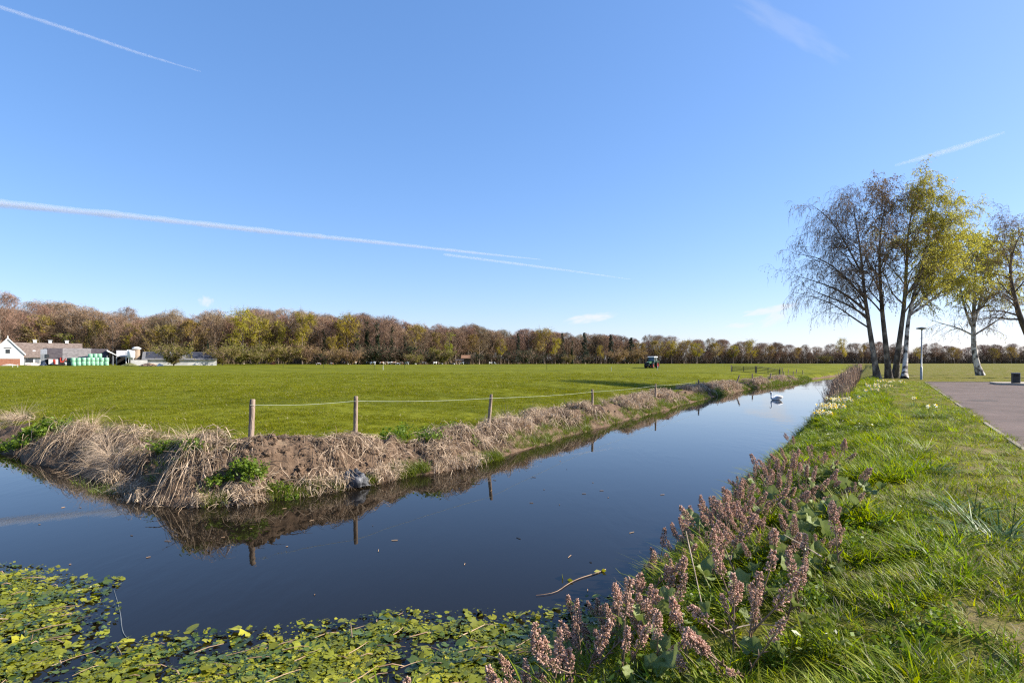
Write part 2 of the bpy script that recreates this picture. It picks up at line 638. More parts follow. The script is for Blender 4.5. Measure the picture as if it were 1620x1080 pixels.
# ------------------------------------------------------------------ road
def paving_mat():
    m = bpy.data.materials.new('brick_paving')
    m.use_nodes = True
    t = m.node_tree
    N, L = t.nodes, t.links
    p = N['Principled BSDF']
    p.inputs['Roughness'].default_value = .85
    p.inputs['Specular IOR Level'].default_value = .2
    tc = N.new('ShaderNodeTexCoord')
    mp = N.new('ShaderNodeMapping')
    mp.inputs['Rotation'].default_value = (0, 0, R(56))
    L.new(tc.outputs['Object'], mp.inputs[0])
    br = N.new('ShaderNodeTexBrick')
    br.inputs['Scale'].default_value = 1.0
    br.inputs['Brick Width'].default_value = .21
    br.inputs['Row Height'].default_value = .105
    br.inputs['Mortar Size'].default_value = .007
    br.inputs['Color1'].default_value = (.155, .108, .090, 1)
    br.inputs['Color2'].default_value = (.112, .082, .070, 1)
    br.inputs['Mortar'].default_value = (.08, .062, .048, 1)
    L.new(mp.outputs[0], br.inputs['Vector'])
    n = N.new('ShaderNodeTexNoise')
    n.inputs['Scale'].default_value = .45
    n.inputs['Detail'].default_value = 7
    n.inputs['Roughness'].default_value = .7
    L.new(tc.outputs['Object'], n.inputs['Vector'])
    mx = N.new('ShaderNodeMix'); mx.data_type = 'RGBA'; mx.blend_type = 'MULTIPLY'
    mx.inputs['Factor'].default_value = 1
    rp = N.new('ShaderNodeValToRGB')
    rp.color_ramp.elements[0].position, rp.color_ramp.elements[1].position = .3, .7
    rp.color_ramp.elements[0].color = (.70, .68, .66, 1)
    rp.color_ramp.elements[1].color = (1.18, 1.16, 1.14, 1)
    L.new(n.outputs['Fac'], rp.inputs[0])
    L.new(br.outputs['Color'], mx.inputs['A']); L.new(rp.outputs[0], mx.inputs['B'])
    L.new(mx.outputs['Result'], p.inputs['Base Color'])
    return m


g = Geo()
g.add([(kerb_x(-25), -25, ROAD_Z), (160, -25, ROAD_Z), (160, ROAD_FAR, ROAD_Z), (kerb_x(ROAD_FAR), ROAD_FAR, ROAD_Z)], [[(0, 1, 2, 3)]])
tag(g.build('road', paving_mat()), kind='structure')
KERB = M('kerb_concrete', (.20, .165, .115), (.32, .27, .20), scale=3, rough=.9, bump=.3)
g = Geo()
dx = .09
ys = np.arange(-25, ROAD_FAR, 1.0)
for y in ys:
    x0, x1 = kerb_x(y), kerb_x(y + .985)
    V = [(x0 - dx, y, ROAD_Z - .1), (x0, y, ROAD_Z - .1), (x1, y + .985, ROAD_Z - .1), (x1 - dx, y + .985, ROAD_Z - .1)]
    V += [(a, b, ROAD_Z + .012) for a, b, c in V]
    g.add(V, [[(4, 5, 6, 7), (0, 1, 5, 4), (1, 2, 6, 5), (2, 3, 7, 6), (3, 0, 4, 7)]])
for x in np.arange(kerb_x(ROAD_FAR), 150, 1.0):
    g.box((x + .49, ROAD_FAR + .06, ROAD_Z - .04), (.985, .12, .13))
tag(g.build('kerb', KERB), kind='structure')
# raised paved corner beside the road, where the litter bin stands
g = Geo()
isl = [(35.4, 41.6), (35.9, 39.6), (37.5, 36.8), (60, 30.5), (60, 43.4), (36.6, 43.6)]
n = len(isl)
g.add([(a, b, ROAD_Z - .05) for a, b in isl] + [(a, b, ROAD_Z + .13) for a, b in isl], [[tuple(range(n, 2 * n))], [(i, (i + 1) % n, (i + 1) % n + n, i + n) for i in range(n)]])
tag(g.build('pavement', M('pavement_slabs', (.33, .27, .21), (.42, .36, .28), scale=2, rough=.9)), kind='structure')
g = Geo()  # flat, uneven dark oval lying just above the paving
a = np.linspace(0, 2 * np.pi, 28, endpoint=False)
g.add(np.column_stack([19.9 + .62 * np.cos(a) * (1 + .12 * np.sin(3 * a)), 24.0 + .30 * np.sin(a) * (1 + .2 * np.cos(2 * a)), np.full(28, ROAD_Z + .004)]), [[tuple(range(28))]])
tag(g.build('dark_road_oval', M('dark_patch', (.05, .045, .04), (.07, .06, .055), rough=.8)), kind='structure')

# ------------------------------------------------------------------ tree builder
def spawn(P, Rr, n, t0, t1, length, ang0, ang1, K, up=0.0, droop=0.0, wob=.15, ratio=.5, end=.25, shape=None, bias=None, minr=.004, rmax=9):
    """n children on every parent path. P (N,K,3), Rr (N,K) -> child paths and radii"""
    N, K0, _ = P.shape
    idx = np.repeat(np.arange(N), n)
    m = len(idx)
    t = rng.uniform(t0, t1, m) if n < 4 else (np.tile(np.linspace(t0, t1, n), N) + rng.uniform(-.5, .5, m) * (t1 - t0) / n).clip(t0, t1)
    f = t * (K0 - 1)
    k = np.minimum(f.astype(int), K0 - 2)
    u = (f - k)[:, None]
    base = P[idx, k] * (1 - u) + P[idx, k + 1] * u
    r0 = Rr[idx, k] * (1 - u[:, 0]) + Rr[idx, k + 1] * u[:, 0]
    T = unit(P[idx, k + 1] - P[idx, k])
    q = rnd_dirs(m)
    if bias is not None:
        q = unit(q + np.asarray(bias))
    q = unit(q - (q * T).sum(1, keepdims=True) * T)
    a = np.radians(rng.uniform(ang0, ang1, m))[:, None]
    d = unit(np.cos(a) * T + np.sin(a) * q)
    L = length * rng.uniform(.65, 1.25, m) * (shape(t) if shape else 1)
    plen = np.linalg.norm(np.diff(P, axis=1), axis=2).sum(1)[idx]
    if shape is None:
        L = L * np.minimum(1.0, .35 + .65 * plen / (plen.mean() + 1e-6))
    out = [base]
    step = (L / (K - 1))[:, None]
    for j in range(1, K):
        s = j / (K - 1)
        d = unit(d + np.array([0, 0, up / (K - 1)]) - np.array([0, 0, droop * s * 2 / (K - 1)]) + rng.normal(0, wob, (m, 3)))
        out.append(out[-1] + d * step)
    C = np.stack(out, 1)
    rr = np.minimum(np.maximum(minr, ratio * r0), rmax)
    rad = rr[:, None] * np.linspace(1, end, K)[None]
    return C, rad, t


def resample(pts, K):
    pts = np.asarray(pts, dtype=float)
    d = np.concatenate([[0], np.cumsum(np.linalg.norm(np.diff(pts, axis=0), axis=1))])
    s = np.linspace(0, d[-1], K)
    o = np.stack([np.interp(s, d, pts[:, i]) for i in range(3)], 1)
    for _ in range(2):
        o[1:-1] = .25 * o[:-2] + .5 * o[1:-1] + .25 * o[2:]
    return o


def strips(g, P, wd, mi):
    """thin flat twig ribbons along paths (N,K,3)"""
    N, K, _ = P.shape
    T = unit(P[:, -1] - P[:, 0])
    side = unit(np.cross(T, rnd_dirs(N)))[:, None] * (wd * np.linspace(1, .35, K))[None, :, None]
    V = np.stack([P - side, P + side], 2)
    idx = np.arange(N * K * 2).reshape(N, K, 2)
    q = np.stack([idx[:, :-1, 0], idx[:, :-1, 1], idx[:, 1:, 1], idx[:, 1:, 0]], -1).reshape(-1, 4)
    g.add(V.reshape(-1, 3), [q], mi)


def along(P, n, t0=0., t1=1., jit=.0):
    N, K, _ = P.shape
    t = rng.uniform(t0, t1, (N, n)) * (K - 1)
    k = np.minimum(t.astype(int), K - 2)
    u = (t - k)[..., None]
    i = np.arange(N)[:, None]
    o = (P[i, k] * (1 - u) + P[i, k + 1] * u).reshape(-1, 3)
    return o + rng.normal(0, jit, o.shape) if jit else o


def leafcloud(g, C, size, mi, flat=.0):
    n = len(C)
    a = rnd_dirs(n)
    a[:, 2] *= (1 - flat)
    a = unit(a)
    b = unit(np.cross(a, rnd_dirs(n)))
    s = size * rng.uniform(.6, 1.35, n)[:, None]
    g.leaves(C, a * s, b * s * .55, mi)


# bark, twig and leaf materials
BARK = M('bark', (.06, .045, .035), (.15, .12, .09), scale=3, rough=.9, bump=.6, stretch=(1, 1, .3))
BARK_MOSS = M('mossy_bark', (.05, .05, .025), (.13, .12, .06), scale=2.5, rough=.9, bump=.5)
BIRCH = M('birch_bark', (.05, .042, .036), (.62, .57, .50), scale=2.2, rough=.75, bump=.4, stretch=(1, 1, .9), c3=(.30, .26, .22), fac=(.40, .60))
BIRCH_DARK = M('dark_birch_bark', (.055, .045, .036), (.32, .27, .21), scale=2.0, rough=.85, bump=.5, stretch=(1, 1, .6), c3=(.13, .105, .08), fac=(.36, .66))
TWIG = M('twig', (.10, .062, .042), (.16, .10, .065), scale=.6, rough=.9, island=.35)
TWIG_GREY = M('grey_twig', (.12, .08, .058), (.19, .135, .10), scale=.6, rough=.9, island=.35)
TWIG_WOOD = M('beech_twig', (.205, .125, .080), (.30, .195, .13), scale=.25, rough=.95, island=.45, objrand=.22)
TWIG_WOOD2 = M('oak_twig', (.22, .155, .085), (.31, .225, .13), scale=.25, rough=.95, island=.45, objrand=.22)
TRUNK_WOOD = M('wood_trunk', (.085, .062, .048), (.20, .155, .12), scale=.8, rough=.95, objrand=.3)
LEAF_Y = M('young_birch_leaf', (.32, .31, .05), (.46, .42, .085), scale=.8, rough=.6, trans=.45, island=.25)
LEAF_B = M('birch_catkin', (.20, .13, .06), (.29, .20, .085), scale=.8, rough=.8, trans=.25, island=.3)
LEAF_OLIVE = M('young_oak_leaf', (.24, .205, .022), (.37, .30, .038), scale=.35, rough=.7, trans=.35, island=.35, objrand=.14)
LEAF_OCHRE = M('ochre_leaf', (.20, .145, .03), (.30, .22, .045), scale=.35, rough=.7, trans=.3, island=.35, objrand=.14)
LEAF_LIME = M('lime_leaf', (.23, .26, .022), (.33, .34, .04), scale=.5, rough=.7, trans=.4, island=.3, objrand=.1)
LEAF_DARK = M('evergreen_leaf', (.016, .028, .010), (.045, .060, .020), scale=.5, rough=.7, island=.4, objrand=.2)
LEAF_SPRUCE = M('spruce_needle', (.020, .034, .018), (.045, .058, .030), scale=.5, rough=.8, island=.35, objrand=.2)
LEAF_SHRUB = M('shrub_leaf', (.12, .115, .018), (.22, .185, .04), scale=.8, rough=.7, trans=.3, island=.35, objrand=.15)


def tree(name, label, cat, base, trunk_pts, r0, limbs, mats, leaf=0, group=None, leafsize=.1, nb=7, ntw=8, twl=1.1, droop=1.5, bias=None, limb_shape=None, extra=(), top=.1, leafmix=None, t_leaf=0.0):
    """near tree: trunk with limbs as one mesh, twigs and young leaves as its crown"""
    root = empty(name, base, 0, label, cat, group)
    P0 = resample(np.asarray(trunk_pts) - base, 16)[None]
    t = np.linspace(0, 1, 16)
    rr = (r0 * (1 - t * (1 - top)) + r0 * .45 * np.exp(-t * 26))[None]
    gt, gc = Geo(), Geo()
    gt.tubes(P0, rr, 10, 0)
    nl, t0, t1, ll, a0, a1 = limbs
    L1, r1, tt = spawn(P0, rr, nl, t0, t1, ll, a0, a1, 9, up=.55, droop=.55, wob=.10, ratio=.42, end=.16, shape=limb_shape, bias=bias, minr=.02)
    for e in extra:
        pe = resample(np.asarray(e[0]) - base, 9)[None]
        L1 = np.concatenate([L1, pe])
        r1 = np.concatenate([r1, (np.linspace(e[1], e[1] * .12, 9))[None]])
    gt.tubes(L1, r1, 6, 0)
    L2, r2, _ = spawn(L1, r1, nb, .22, 1.0, ll * .38, 25, 60, 7, up=.25, droop=.7, wob=.13, ratio=.5, end=.25, minr=.012)
    gc.tubes(L2, r2, 4, 0)
    LT, rt, _ = spawn(P0, rr, 5, .82, 1.0, ll * .4, 15, 45, 7, up=.3, droop=.3, ratio=.6, minr=.012)
    gc.tubes(LT, rt, 4, 0)
    L2 = np.concatenate([L2, LT])
    r2 = np.concatenate([r2, rt])
    L3, r3, _ = spawn(L2, r2, ntw, .12, 1.0, twl, 20, 65, 6, up=.1, droop=droop, wob=.13, ratio=.5, end=.4, minr=.006, rmax=.011)
    gc.tubes(L3, r3, 3, 0)
    L4, r4, _ = spawn(L3, r3, 3, .2, .95, twl * .55, 20, 60, 4, droop=droop, wob=.12, ratio=.7, end=.5, minr=.005, rmax=.007)
    strips(gc, L4, .011, 0)
    if leaf:
        C = np.concatenate([along(L3, leaf, .1, 1, .03), along(L4, max(1, leaf // 2), 0, 1, .03)])
        if t_leaf:
            C = C[rng.random(len(C)) < np.clip((C[:, 2] - t_leaf) / 4, .04, 1)]
        if leafmix is not None:
            xs = C[:, 0]
            pick = rng.random(len(C)) < leafmix(C)
            leafcloud(gc, C[pick], leafsize, 1)
            leafcloud(gc, C[~pick], leafsize * .8, 2)
        else:
            leafcloud(gc, C, leafsize, 1)
    gt.build('trunk', mats[0], root, smooth=True)
    gc.build('crown', mats[1:], root)
    return root


DB = 57.0
bt = lambda *p: [at(a, b, DB) for a, b in p]
def gbase(px, D):
    return on_ground(px, D)

birchshape = lambda t: np.interp(t, [.3, .5, .75, 1.0], [1.25, 1.15, .8, .45])
b0 = gbase(1388, DB)
tree('birch_tree', 'bare birch leaning over the canal with drooping grey brown twigs, dry reeds round its foot', 'tree', b0,
     [b0] + bt((1382, 560), (1374, 510), (1367, 460), (1362, 400), (1356, 360), (1350, 332)), .29, (20, .30, .97, 6.0, 38, 62), [BIRCH_DARK, TWIG_GREY, LEAF_B],
     leaf=2, leafsize=.055, bias=(-.75, -.05, 0), limb_shape=birchshape, droop=2.0, group='birches in the clump beside the canal', nb=9, ntw=9, twl=1.3,
     extra=[(bt((1368, 490), (1335, 462), (1295, 446), (1258, 436)), .13), (bt((1366, 470), (1330, 430), (1295, 405), (1258, 402)), .11), (bt((1370, 500), (1340, 480), (1310, 470), (1270, 452)), .11), (bt((1362, 430), (1330, 370), (1305, 335), (1280, 322)), .10)])
b1 = gbase(1406, DB + .8)
tree('birch_tree', 'tall dark trunked birch with brown catkin crown, second in the clump beside the canal', 'tree', b1,
     [b1] + bt((1402, 550), (1395, 490), (1391, 420), (1392, 360), (1398, 338), (1404, 313)), .29, (22, .34, .98, 5.0, 28, 52), [BIRCH_DARK, TWIG, LEAF_B],
     leaf=4, leafsize=.07, limb_shape=birchshape, droop=1.5, group='birches in the clump beside the canal', bias=(-.1, -.2, 0), nb=8, ntw=8)
b2 = gbase(1416, DB + 1.2)
tree('birch_tree', 'tallest birch of the clump with dark trunk and olive yellow young leaves', 'tree', b2,
     [b2] + bt((1422, 545), (1430, 490), (1434, 430), (1436, 365), (1442, 338), (1447, 313)), .30, (22, .36, .98, 5.4, 30, 56), [BIRCH_DARK, TWIG, LEAF_Y, LEAF_B],
     leaf=12, leafsize=.055, limb_shape=birchshape, droop=1.4, bias=(.25, -.1, 0), group='birches in the clump beside the canal', nb=8, ntw=8, leafmix=lambda C: np.clip(.75 + C[:, 0] * .12, .3, 1),
     extra=[(bt((1432, 470), (1465, 420), (1488, 365), (1506, 326)), .10)])
b3 = gbase(1431, DB - 1.5)
tree('birch_tree', 'white barked birch forking into long yellow leaved limbs above the street lamp', 'tree', b3,
     [b3] + bt((1432, 575), (1434, 540), (1436, 505), (1442, 480), (1452, 440), (1462, 400), (1471, 362)), .27, (13, .50, .97, 4.6, 30, 55), [BIRCH, TWIG, LEAF_Y],
     leaf=12, leafsize=.058, limb_shape=lambda t: 1.1 - .4 * t, droop=1.2, bias=(.6, -.1, 0), group='birches in the clump beside the canal', nb=8, ntw=8,
     extra=[(bt((1437, 500), (1470, 478), (1500, 452), (1545, 415)), .14), (bt((1438, 495), (1475, 460), (1515, 425), (1552, 390)), .13), (bt((1440, 485), (1470, 430), (1500, 385), (1530, 345)), .13), (bt((1438, 498), (1480, 470), (1520, 455), (1562, 428)), .10)])
DE = 72.0
be = gbase(1551, DE)
te = lambda *p: [at(a, b, DE) for a, b in p]
tree('birch_tree', 'round crowned birch with bent pale foot standing alone beyond the paved road', 'tree', be,
     [be] + te((1546, 582), (1541, 560), (1540, 535), (1540, 510), (1541, 480), (1543, 440), (1546, 400), (1548, 384)), .37, (20, .40, .96, 5.4, 35, 68), [BIRCH, TWIG, LEAF_Y],
     leaf=16, leafsize=.08, limb_shape=lambda t: np.interp(t, [.4, .6, 1], [1.25, 1.1, .55]), droop=1.3, nb=8, ntw=8, t_leaf=7.5,
     extra=[(te((1540, 520), (1530, 500), (1523, 475), (1515, 430)), .2), (te((1540, 515), (1548, 490), (1556, 455), (1560, 400)), .2), (te((1541, 530), (1570, 512), (1595, 495), (1608, 470)), .12), (te((1539, 530), (1515, 518), (1490, 512), (1470, 505)), .11)])
DFT = 60.0
tf = lambda *p: [at(a, b, DFT) for a, b in p]
bf = gbase(1655, DFT)
tree('birch_tree', 'bare crooked tree leaning in over the litter bin with brown twigs', 'tree', bf,
     [bf] + tf((1645, 570), (1628, 535), (1612, 500), (1604, 465), (1596, 430), (1600, 400), (1612, 375)), .42, (16, .42, .98, 4.4, 35, 65), [BARK, TWIG_GREY, LEAF_B],
     leaf=2, leafsize=.06, limb_shape=lambda t: 1.15 - .4 * t, droop=1.2, bias=(-.5, -.2, 0), nb=8, ntw=8, twl=1.2)

# ------------------------------------------------------------------ trees of the wood: kinds built once, then copied
def dome(P, H, W):
    """keep the twigs that end inside a rounded, slightly lobed crown"""
    e = P[:, -1]
    az = np.arctan2(e[:, 1], e[:, 0])
    lob = 1 + .10 * np.sin(3 * az + H + W) + .07 * np.sin(5 * az + e[:, 2] * .5 + W)
    rr = np.hypot(e[:, 0], e[:, 1]) / (W * .56)
    zz = (e[:, 2] - .58 * H) / (.42 * H)
    zz = np.where(zz < 0, zz * .75, zz)
    return P[(rr * rr + zz * zz) < lob * rng.uniform(.92, 1.08, len(P))]


def proto_mesh(kind, H, W, seed):
    """(trunk mesh, crown mesh) of a far tree H metres high with a crown W metres wide"""
    global rng
    rng = np.random.default_rng(seed)
    gt, gc = Geo(), Geo()
    lean = rng.normal(0, .02 * H, 2)
    P0 = resample([(0, 0, 0), (lean[0] * .3, lean[1] * .3, H * .3), (lean[0] * .6, lean[1] * .2, H * .6), (lean[0], lean[1], H * (.86 if kind in ('bare', 'leafy', 'ochre', 'ivied') else .93))], 12)[None]
    t = np.linspace(0, 1, 12)
    r0 = .016 * H
    rr = (r0 * (1 - .85 * t) + r0 * .5 * np.exp(-t * 22))[None]
    gt.tubes(P0, rr, 6, 0)
    if kind == 'bare':
        L1, r1, _ = spawn(P0, rr, 22, .20, .98, W * .66, 28, 66, 7, up=.75, droop=.25, wob=.12, ratio=.5, end=.2, shape=lambda t: np.interp(t, [.2, .5, .8, 1], [.8, 1.2, 1.0, .6]), minr=.03)
        cc = np.array([0, 0, .58 * H])
        ss = np.sqrt((np.hypot(L1[..., 0], L1[..., 1]) / (W * .56)) ** 2 + ((L1[..., 2] - .58 * H) / (.42 * H)) ** 2)
        L1 = cc + (L1 - cc) * np.where(ss > .88, .88 / ss, 1)[..., None]
        gt.tubes(L1, r1, 4, 0)
        L2, r2, _ = spawn(L1, r1, 8, .2, 1, W * .27, 20, 55, 5, up=.35, wob=.13, ratio=.5, end=.35, minr=.025)
        strips(gc, dome(L2, H, W), .035, 0)
        L3, r3, _ = spawn(L2, r2, 8, .15, 1, W * .13, 20, 60, 4, up=.15, wob=.15, ratio=.5, minr=.02)
        strips(gc, dome(L3, H, W), .028, 0)
        L4, r4, _ = spawn(L3, r3, 5, .1, 1, W * .08, 20, 65, 3, wob=.15, ratio=.5, minr=.02)
        strips(gc, dome(L4, H, W), .03, 0)
    elif kind in ('leafy', 'ochre', 'slim'):
        lo = .30 if kind != 'slim' else .2
        L1, r1, _ = spawn(P0, rr, 16, lo, .98, W * .52, 35, 65, 6, up=.6, droop=.2, wob=.12, ratio=.5, end=.2, shape=lambda t: np.interp(t, [lo, .5, .75, 1], [.75, 1.1, .95, .5]), minr=.03)
        cc = np.array([0, 0, .58 * H])
        ss = np.sqrt((np.hypot(L1[..., 0], L1[..., 1]) / (W * .56)) ** 2 + ((L1[..., 2] - .58 * H) / (.42 * H)) ** 2)
        L1 = cc + (L1 - cc) * np.where(ss > .86, .86 / ss, 1)[..., None]
        gt.tubes(L1, r1, 4, 0)
        L2, r2, _ = spawn(L1, r1, 9, .25, 1, W * .22, 20, 60, 5, up=.3, wob=.13, ratio=.5, minr=.025)
        strips(gc, L2, .05, 0)
        L3, r3, _ = spawn(L2, r2, 6, .2, 1, W * .10, 20, 60, 3, wob=.2, ratio=.5, minr=.02)
        strips(gc, L3, .03, 0)
        C = along(dome(L3, H, W), 9, .2, 1, .28)
        f = fbm(C[:, 0] * .35 + C[:, 2] * .21 + W, C[:, 1] * .35 + C[:, 2] * .3 + seed, 3)
        leafcloud(gc, C[rng.random(len(C)) < np.clip(.55 + 3.5 * f, .05, 1)], .24, 1)
    elif kind == 'spruce':
        L1, r1, _ = spawn(P0, rr, 70, .10, 1, W * .5, 75, 100, 5, up=-.1, droop=.35, wob=.05, ratio=.25, end=.3, shape=lambda t: (1.12 - t), minr=.02)
        strips(gc, L1, .04, 0)
        L2, r2, _ = spawn(L1, r1, 7, .2, 1, W * .14, 30, 60, 3, droop=.3, ratio=.5, minr=.02)
        leafcloud(gc, np.concatenate([along(L2, 6, 0, 1, .12), along(L1, 10, .1, 1, .12)]), .28, 1)
    elif kind == 'ivied':
        L1, r1, _ = spawn(P0, rr, 15, .35, .98, W * .5, 30, 60, 6, up=.6, wob=.14, ratio=.5, end=.2, minr=.03)
        cc = np.array([0, 0, .58 * H])
        ss = np.sqrt((np.hypot(L1[..., 0], L1[..., 1]) / (W * .56)) ** 2 + ((L1[..., 2] - .58 * H) / (.42 * H)) ** 2)
        L1 = cc + (L1 - cc) * np.where(ss > .86, .86 / ss, 1)[..., None]
        gt.tubes(L1, r1, 4, 0)
        L2, r2, _ = spawn(L1, r1, 8, .3, 1, W * .22, 20, 60, 4, up=.2, wob=.14, ratio=.5, minr=.02)
        strips(gc, L2, .04, 0)
        L3, r3, _ = spawn(L2, r2, 7, .2, 1, W * .1, 20, 60, 3, wob=.2, ratio=.5, minr=.02)
        strips(gc, L3, .032, 0)
        a = rng.uniform(0, 2 * np.pi, 3600)
        zt = rng.uniform(.0, .72, 3600) ** 1.1
        rad_ = (.55 + .75 * rng.random(3600)) * (1.25 - zt)
        ctr = np.stack([np.interp(zt, t, P0[0, :, i]) for i in range(3)], 1)
        leafcloud(gc, ctr + np.column_stack([np.cos(a) * rad_, np.sin(a) * rad_, rng.normal(0, .3, 3600)]), .30, 1)
        lo_ = L1[:, :3]
        leafcloud(gc, along(lo_, 40, 0, 1, .3), .28, 1)
    elif kind == 'shrub':
        ns = 26
        a = rng.uniform(0, 2 * np.pi, ns)
        P = np.zeros((ns, 6, 3))
        ln = rng.uniform(.7, 1.05, ns)
        for j in range(6):
            s = j / 5
            P[:, j] = np.column_stack([np.cos(a) * W * .48 * ln * s * (.5 + .5 * s), np.sin(a) * W * .48 * ln * s * (.5 + .5 * s), H * ln * rng.uniform(.72, 1.0, ns) * (1 - (1 - s) ** 1.6)])
        Rr = np.linspace(.045, .015, 6)[None].repeat(ns, 0)
        gt = Geo().tubes(P, Rr, 4, 0)
        L2, r2, _ = spawn(P, Rr, 9, .1, 1, H * .30, 25, 60, 5, up=.3, wob=.15, minr=.012)
        strips(gc, L2, .03, 0)
        L3, r3, _ = spawn(L2, r2, 6, .1, 1, H * .16, 25, 60, 4, wob=.2, minr=.012)
        strips(gc, L3, .022, 0)
        C = along(L3, 6, .1, 1, .08)
        leafcloud(gc, C[rng.random(len(C)) < np.clip(.5 + 3 * fbm(C[:, 0] * .8, C[:, 1] * .8 + C[:, 2], 3), .03, 1)], .15, 1)
    mt, mc = gt.mesh('trunk', True), gc.mesh('crown')
    return mt, mc


WOOD = M('beech_wood', (.12, .09, .07), (.30, .235, .185), scale=.8, rough=.95, objrand=.25)
protos = {}
def add_proto(key, kind, H, W, seed, trunk_m, mats):
    mt, mc = proto_mesh(kind, H, W, seed)
    mt.materials.append(trunk_m)
    for m in mats:
        mc.materials.append(m)
    protos[key] = (mt, mc, H)

for i in range(6):
    add_proto(('bare', i), 'bare', 24.0, [15, 13, 17, 14, 12, 15][i], 100 + i, WOOD, [TWIG_WOOD if i != 3 else TWIG_WOOD2])
for i in range(2):
    add_proto(('olive', i), 'leafy', 22.0, 15, 120 + i, TRUNK_WOOD, [TWIG_WOOD2, LEAF_OLIVE])
    add_proto(('ochre', i), 'ochre', 20.0, 15, 130 + i, TRUNK_WOOD, [TWIG_WOOD2, LEAF_OCHRE])
add_proto(('lime', 0), 'slim', 18.0, 7, 140, TRUNK_WOOD, [TWIG_WOOD2, LEAF_LIME])
for i in range(2):
    add_proto(('spruce', i), 'spruce', 22.0, 7.5, 150 + i, TRUNK_WOOD, [TWIG_WOOD, LEAF_SPRUCE])
add_proto(('ivied', 0), 'ivied', 22.0, 11, 160, TRUNK_WOOD, [TWIG_WOOD, LEAF_DARK])
add_proto(('ivied', 1), 'ivied', 22.0, 9, 161, TRUNK_WOOD, [TWIG_WOOD, LEAF_DARK])
for i in range(2):
    add_proto(('dark_shrub', i), 'shrub', 5.0, 6.5, 170 + i, TRUNK_WOOD, [TWIG_WOOD, LEAF_DARK])
    add_proto(('green_shrub', i), 'shrub', 5.0, 7.0, 180 + i, TRUNK_WOOD, [TWIG_WOOD2, LEAF_SHRUB])
add_proto(('brown_shrub', 0), 'shrub', 5.0, 7.0, 190, TRUNK_WOOD, [TWIG_WOOD, LEAF_B])
rng = np.random.default_rng(11)


def plant(key, pos, height, label, cat='tree', name='beech_tree', group=None, wscale=1.0):
    mt, mc, H = protos[key]
    s = height / H
    root = empty(name, pos, rng.uniform(0, 6.28), label, cat, group)
    root.scale = (s * wscale, s * wscale, s)
    for nm, me in (('trunk', mt), ('crown', mc)):
        o = bpy.data.objects.new(nm, me)
        COL.objects.link(o)
        o.parent = root
    return root


_px = [-420, -150, 0, 300, 600, 800, 1000, 1300, 1620, 1850]
wood_D = lambda px: np.interp(px, _px, [170, 205, 222, 240, 290, 390, 480, 600, 620, 640])
top_px = [-420, 0, 30, 60, 110, 150, 180, 210, 250, 300, 350, 400, 475, 550, 600, 650, 700, 750, 800, 860, 900, 960, 1000, 1050, 1120, 1200, 1270, 1400, 1500, 1600, 1850]
top_py = [470, 474, 484, 481, 474, 487, 482, 489, 491, 491, 489, 490, 492, 495, 499, 511, 515, 514, 524, 519, 527, 528, 533, 536, 541, 543, 546, 545, 547, 547, 548]


def wood_h(px, D):
    z = ground_z((px - 810) * D / 900, D)
    return CAM_Z - (np.interp(px, top_px, top_py) - HOR) * D / 900 - z


